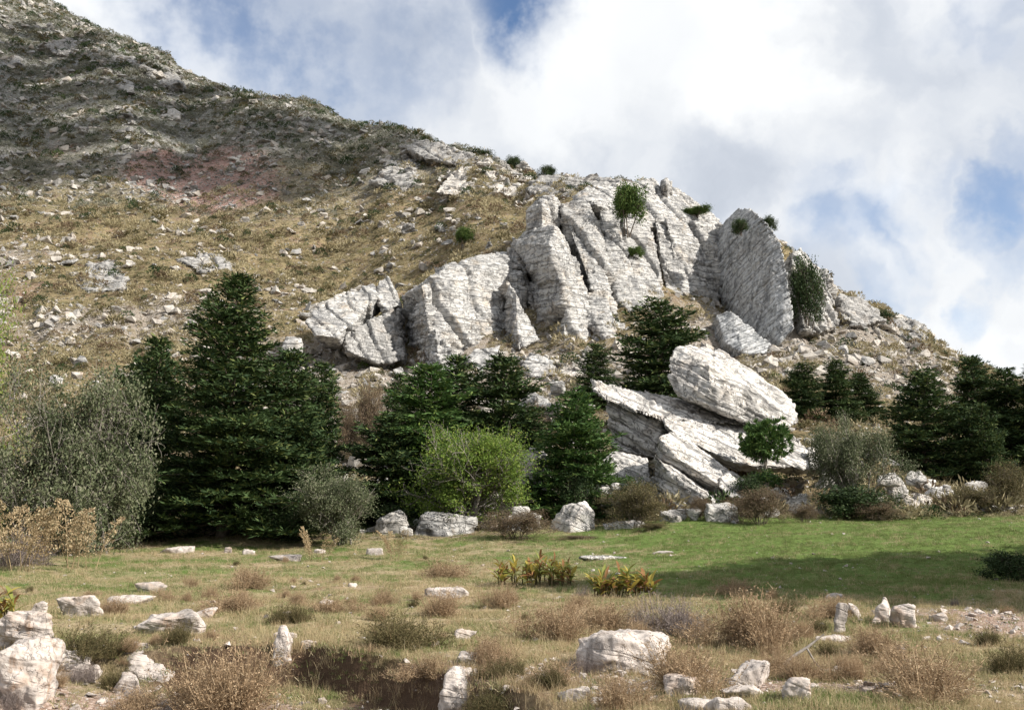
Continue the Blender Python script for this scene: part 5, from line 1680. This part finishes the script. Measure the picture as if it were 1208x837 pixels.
def where(noun, px, py, pw, col):
    nm, dx, dy = min(((m_[0], px - m_[1], py - m_[2]) for m_ in MARKS), key=lambda t: math.hypot(t[1], t[2]))
    r_ = math.hypot(dx, dy)
    side = (('right of' if dx > 0 else 'left of') if abs(dx) > 2 * abs(dy) else ('below' if dy > 0 else 'above') if abs(dy) > 2 * abs(dx)
            else ('below-' if dy > 0 else 'above-') + ('right of' if dx > 0 else 'left of'))
    noun = noun.replace('rock of the pale band', 'band rock')
    t = '%s %s %s %s %s %s' % ('small' if pw < 7.2 else 'middling' if pw < 10 else 'large', col, noun, 'just' if r_ < 18 else '' if r_ < 40 else 'well', side, nm)
    return ' '.join(t.split())


CR = 'rocks of the grey outcrops on the mountain slope'
for what, (cx_, cy_, hw_, hh_), cnt, gs, mn in (
        ('rock of the jagged outcrop under the skyline at upper left', (75, 58, 55, 14), 15, 0.95, 7),
        ('rock of the crag band sloping along the upper skyline', (160, 92, 60, 16), 17, 0.9, 7),
        ('rock of the grey ridge outcrop left of the limestone band', (465, 200, 45, 26), 22, 0.8, 9),
        ('rock of the pale limestone band below the ridge', (575, 205, 60, 16), 22, 0.35, 10),
        ('rock of the broken outcrop on the slope above the white cliff', (490, 266, 62, 20), 20, 0.6, 8),
        ('rock of the knobbly outcrop amid the lit left slope', (118, 324, 40, 18), 14, 0.6, 8),
        ('rock of the crest left of the knob shaped rocks', (690, 222, 50, 10), 12, 0.7, 8),
        ('rock lying along the foot of the cliff', (640, 430, 190, 14), 34, 0.25, 8),
        ('rock of the stony right hand ridge', (1045, 384, 62, 14), 18, 0.6, 8),
        ('rock piled along the stepped slab left of the cliff', (395, 375, 45, 22), 14, 0.1, 9)):
    noun_ = 'jagged rock' if 'jagged' in what else 'skyline rock' if 'skyline' in what else 'ridge rock' if 'ridge outcrop' in what else 'rock of the pale band' if 'band' in what else 'broken rock' if 'broken' in what else 'knobbly rock' if 'knobbly' in what else 'crest rock' if 'crest' in what else 'fallen rock' if 'foot' in what else 'stony ridge rock' if 'stony' in what else 'piled rock'
    k = 0
    while k < cnt:
        px, py = cx_ + rng.normal(0, 0.5) * hw_, cy_ + rng.normal(0, 0.5) * hh_
        wv = ray(px, py)[1]
        c = hit(px, py)
        k += 1
        if abs(c[2] - CAMZ - wv * c[1]) > 3:
            continue
        pw = min(mn * (1 - rng.random()) ** -0.45, 26)
        s = pw * c[1] / F
        ri = rng.integers(3, 6) if rng.random() < gs else rng.integers(0, 3)
        o = obj('hillside_rock', RK[ri], c - [0, 0, 0.2 * s], s=s * 1.2)
        o.rotation_euler = (rng.normal(0, 0.3), rng.normal(0, 0.3), rng.random() * 6.28)
        tag(o, where(noun_, px, py, pw, 'grey' if ri > 2 else 'pale'), 'rock', what.replace('rock ', 'rocks ', 1))
        REG.append((px, py, o))
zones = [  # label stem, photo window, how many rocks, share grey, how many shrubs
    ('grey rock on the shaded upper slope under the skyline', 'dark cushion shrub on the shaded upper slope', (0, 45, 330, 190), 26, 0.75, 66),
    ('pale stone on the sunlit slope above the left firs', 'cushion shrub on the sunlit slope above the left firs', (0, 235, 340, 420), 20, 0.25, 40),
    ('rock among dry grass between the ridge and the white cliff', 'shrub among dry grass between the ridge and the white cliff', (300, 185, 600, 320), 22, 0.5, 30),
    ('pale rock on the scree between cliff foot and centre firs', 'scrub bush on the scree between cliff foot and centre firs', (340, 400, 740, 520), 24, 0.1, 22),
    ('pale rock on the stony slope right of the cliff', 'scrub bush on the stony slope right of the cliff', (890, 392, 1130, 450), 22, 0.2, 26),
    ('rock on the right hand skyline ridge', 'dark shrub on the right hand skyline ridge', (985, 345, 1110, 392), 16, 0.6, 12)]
for rl, sl, (x0, y0, x1, y1), nr, gs, nsb in zones:
    for kind, cnt in (('rock', nr), ('shrub', nsb)):
        k = 0
        while k < cnt:
            px, py = rng.uniform(x0, x1), rng.uniform(y0, y1)
            wv = ray(px, py)[1]
            c = hit(px, py)
            if abs(c[2] - CAMZ - wv * c[1]) > 1.5 or c[1] > ridge_d(np.array([c[0] / c[1]]))[0] - 1:
                continue
            k += 1
            pw = 6.0 * (1 - rng.random()) ** -0.36
            pw = min(pw, 16)
            s = pw * c[1] / F
            if kind == 'rock':
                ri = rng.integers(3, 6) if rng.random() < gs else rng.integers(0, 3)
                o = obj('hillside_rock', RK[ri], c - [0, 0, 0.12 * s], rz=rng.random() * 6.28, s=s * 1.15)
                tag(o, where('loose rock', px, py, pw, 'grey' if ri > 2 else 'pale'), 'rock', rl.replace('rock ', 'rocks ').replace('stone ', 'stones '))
                REG.append((px, py, o))
            else:
                ci = rng.choice(4, p=(0.4, 0.28, 0.22, 0.1))
                o = obj('hillside_shrub', CU[ci], c - [0, 0, 0.08 * s], rz=rng.random() * 6.28, s=s * 1.0)
                tag(o, where('cushion shrub', px, py, pw, ('dark green', 'olive', 'brown', 'green')[ci]), 'shrub', sl.replace('shrub ', 'shrubs ').replace('bush ', 'bushes '))
                REG.append((px, py, o))

# things that would share a label are told apart by their place beside each other
same = {}
for px, py, o in REG + SPILL:
    same.setdefault(o['label'], []).append((px, py, o))
ORD = ('leftmost', 'second-from-left', 'third-from-left', 'fourth-from-left', 'fifth-from-left', 'sixth-from-left', 'seventh-from-left')
for lab, lst in same.items():
    k = len(lst)
    if k > 1:
        lst.sort(key=lambda t: t[0])
        for i, (px, py, o) in enumerate(lst):
            w_ = ('left-hand', 'right-hand')[i] if k == 2 else ('left-hand', 'middle', 'right-hand')[i] if k == 3 else 'rightmost' if i == k - 1 else ORD[min(i, 6)]
            o['label'] = w_ + ' ' + lab

# firs standing right of the view; their shade lies across the turf
for x, y, h, v in ((15.2, 15.6, 10.5, 2), (17.2, 17.0, 11.0, 1), (19.8, 17.6, 11.5, 2), (22.5, 19.0, 12, 1)):
    z0 = zt1(x, y) - 0.1
    o = tag(obj('fir_tree', None, (x, y, z0), rz=x), 'fir beyond the right edge whose shade falls on the turf', 'tree', 'firs beyond the right edge')
    o.scale = (h / FH[v] * 1.25,) * 2 + (h / FH[v],)
    obj('crown', FIRS[v][0], parent=o)
    obj('trunk', FIRS[v][1], parent=o)

# the cloud over the mountain that shades its upper slope
rng = np.random.default_rng(303)
cm, n = new_mat('cloud')
finish(n, (0.85, 0.86, 0.88), 1.0, None)
poly = [(-160, 60), (-60, 40), (20, 30), (100, 52), (190, 84), (270, 108), (340, 128), (420, 150), (480, 168), (470, 188), (410, 215), (330, 226), (300, 214), (230, 212), (150, 206), (60, 214), (-60, 232), (-160, 240)]
pp = np.array([hit(a, b) for a, b in poly])
off = np.array(SUN) * 900
bm = bmesh.new()
cx = pp.mean(0)
def inside(q):
    ins = False
    for i in range(len(poly)):
        (xa, ya), (xb, yb) = poly[i], poly[i - 1]
        if (ya > q[1]) != (yb > q[1]) and q[0] < (xb - xa) * (q[1] - ya) / (yb - ya) + xa:
            ins = not ins
    return ins


k = 0
while k < 150:
    q = (rng.uniform(-160, 490), rng.uniform(25, 240))
    if not inside(q):
        continue
    k += 1
    b = hit(*q)
    r_ = b[1] / F * rng.uniform(22, 36)
    bmesh.ops.create_icosphere(bm, subdivisions=2, radius=r_, matrix=Matrix.Translation(Vector(b + off + rng.normal(0, 3, 3))))
me = bpy.data.meshes.new('cloud')
bm.to_mesh(me)
bm.free()
me.materials.append(cm)
tag(obj('cloud', me), 'white cloud high on the sunward side shading the upper slope', None, None, 'stuff')
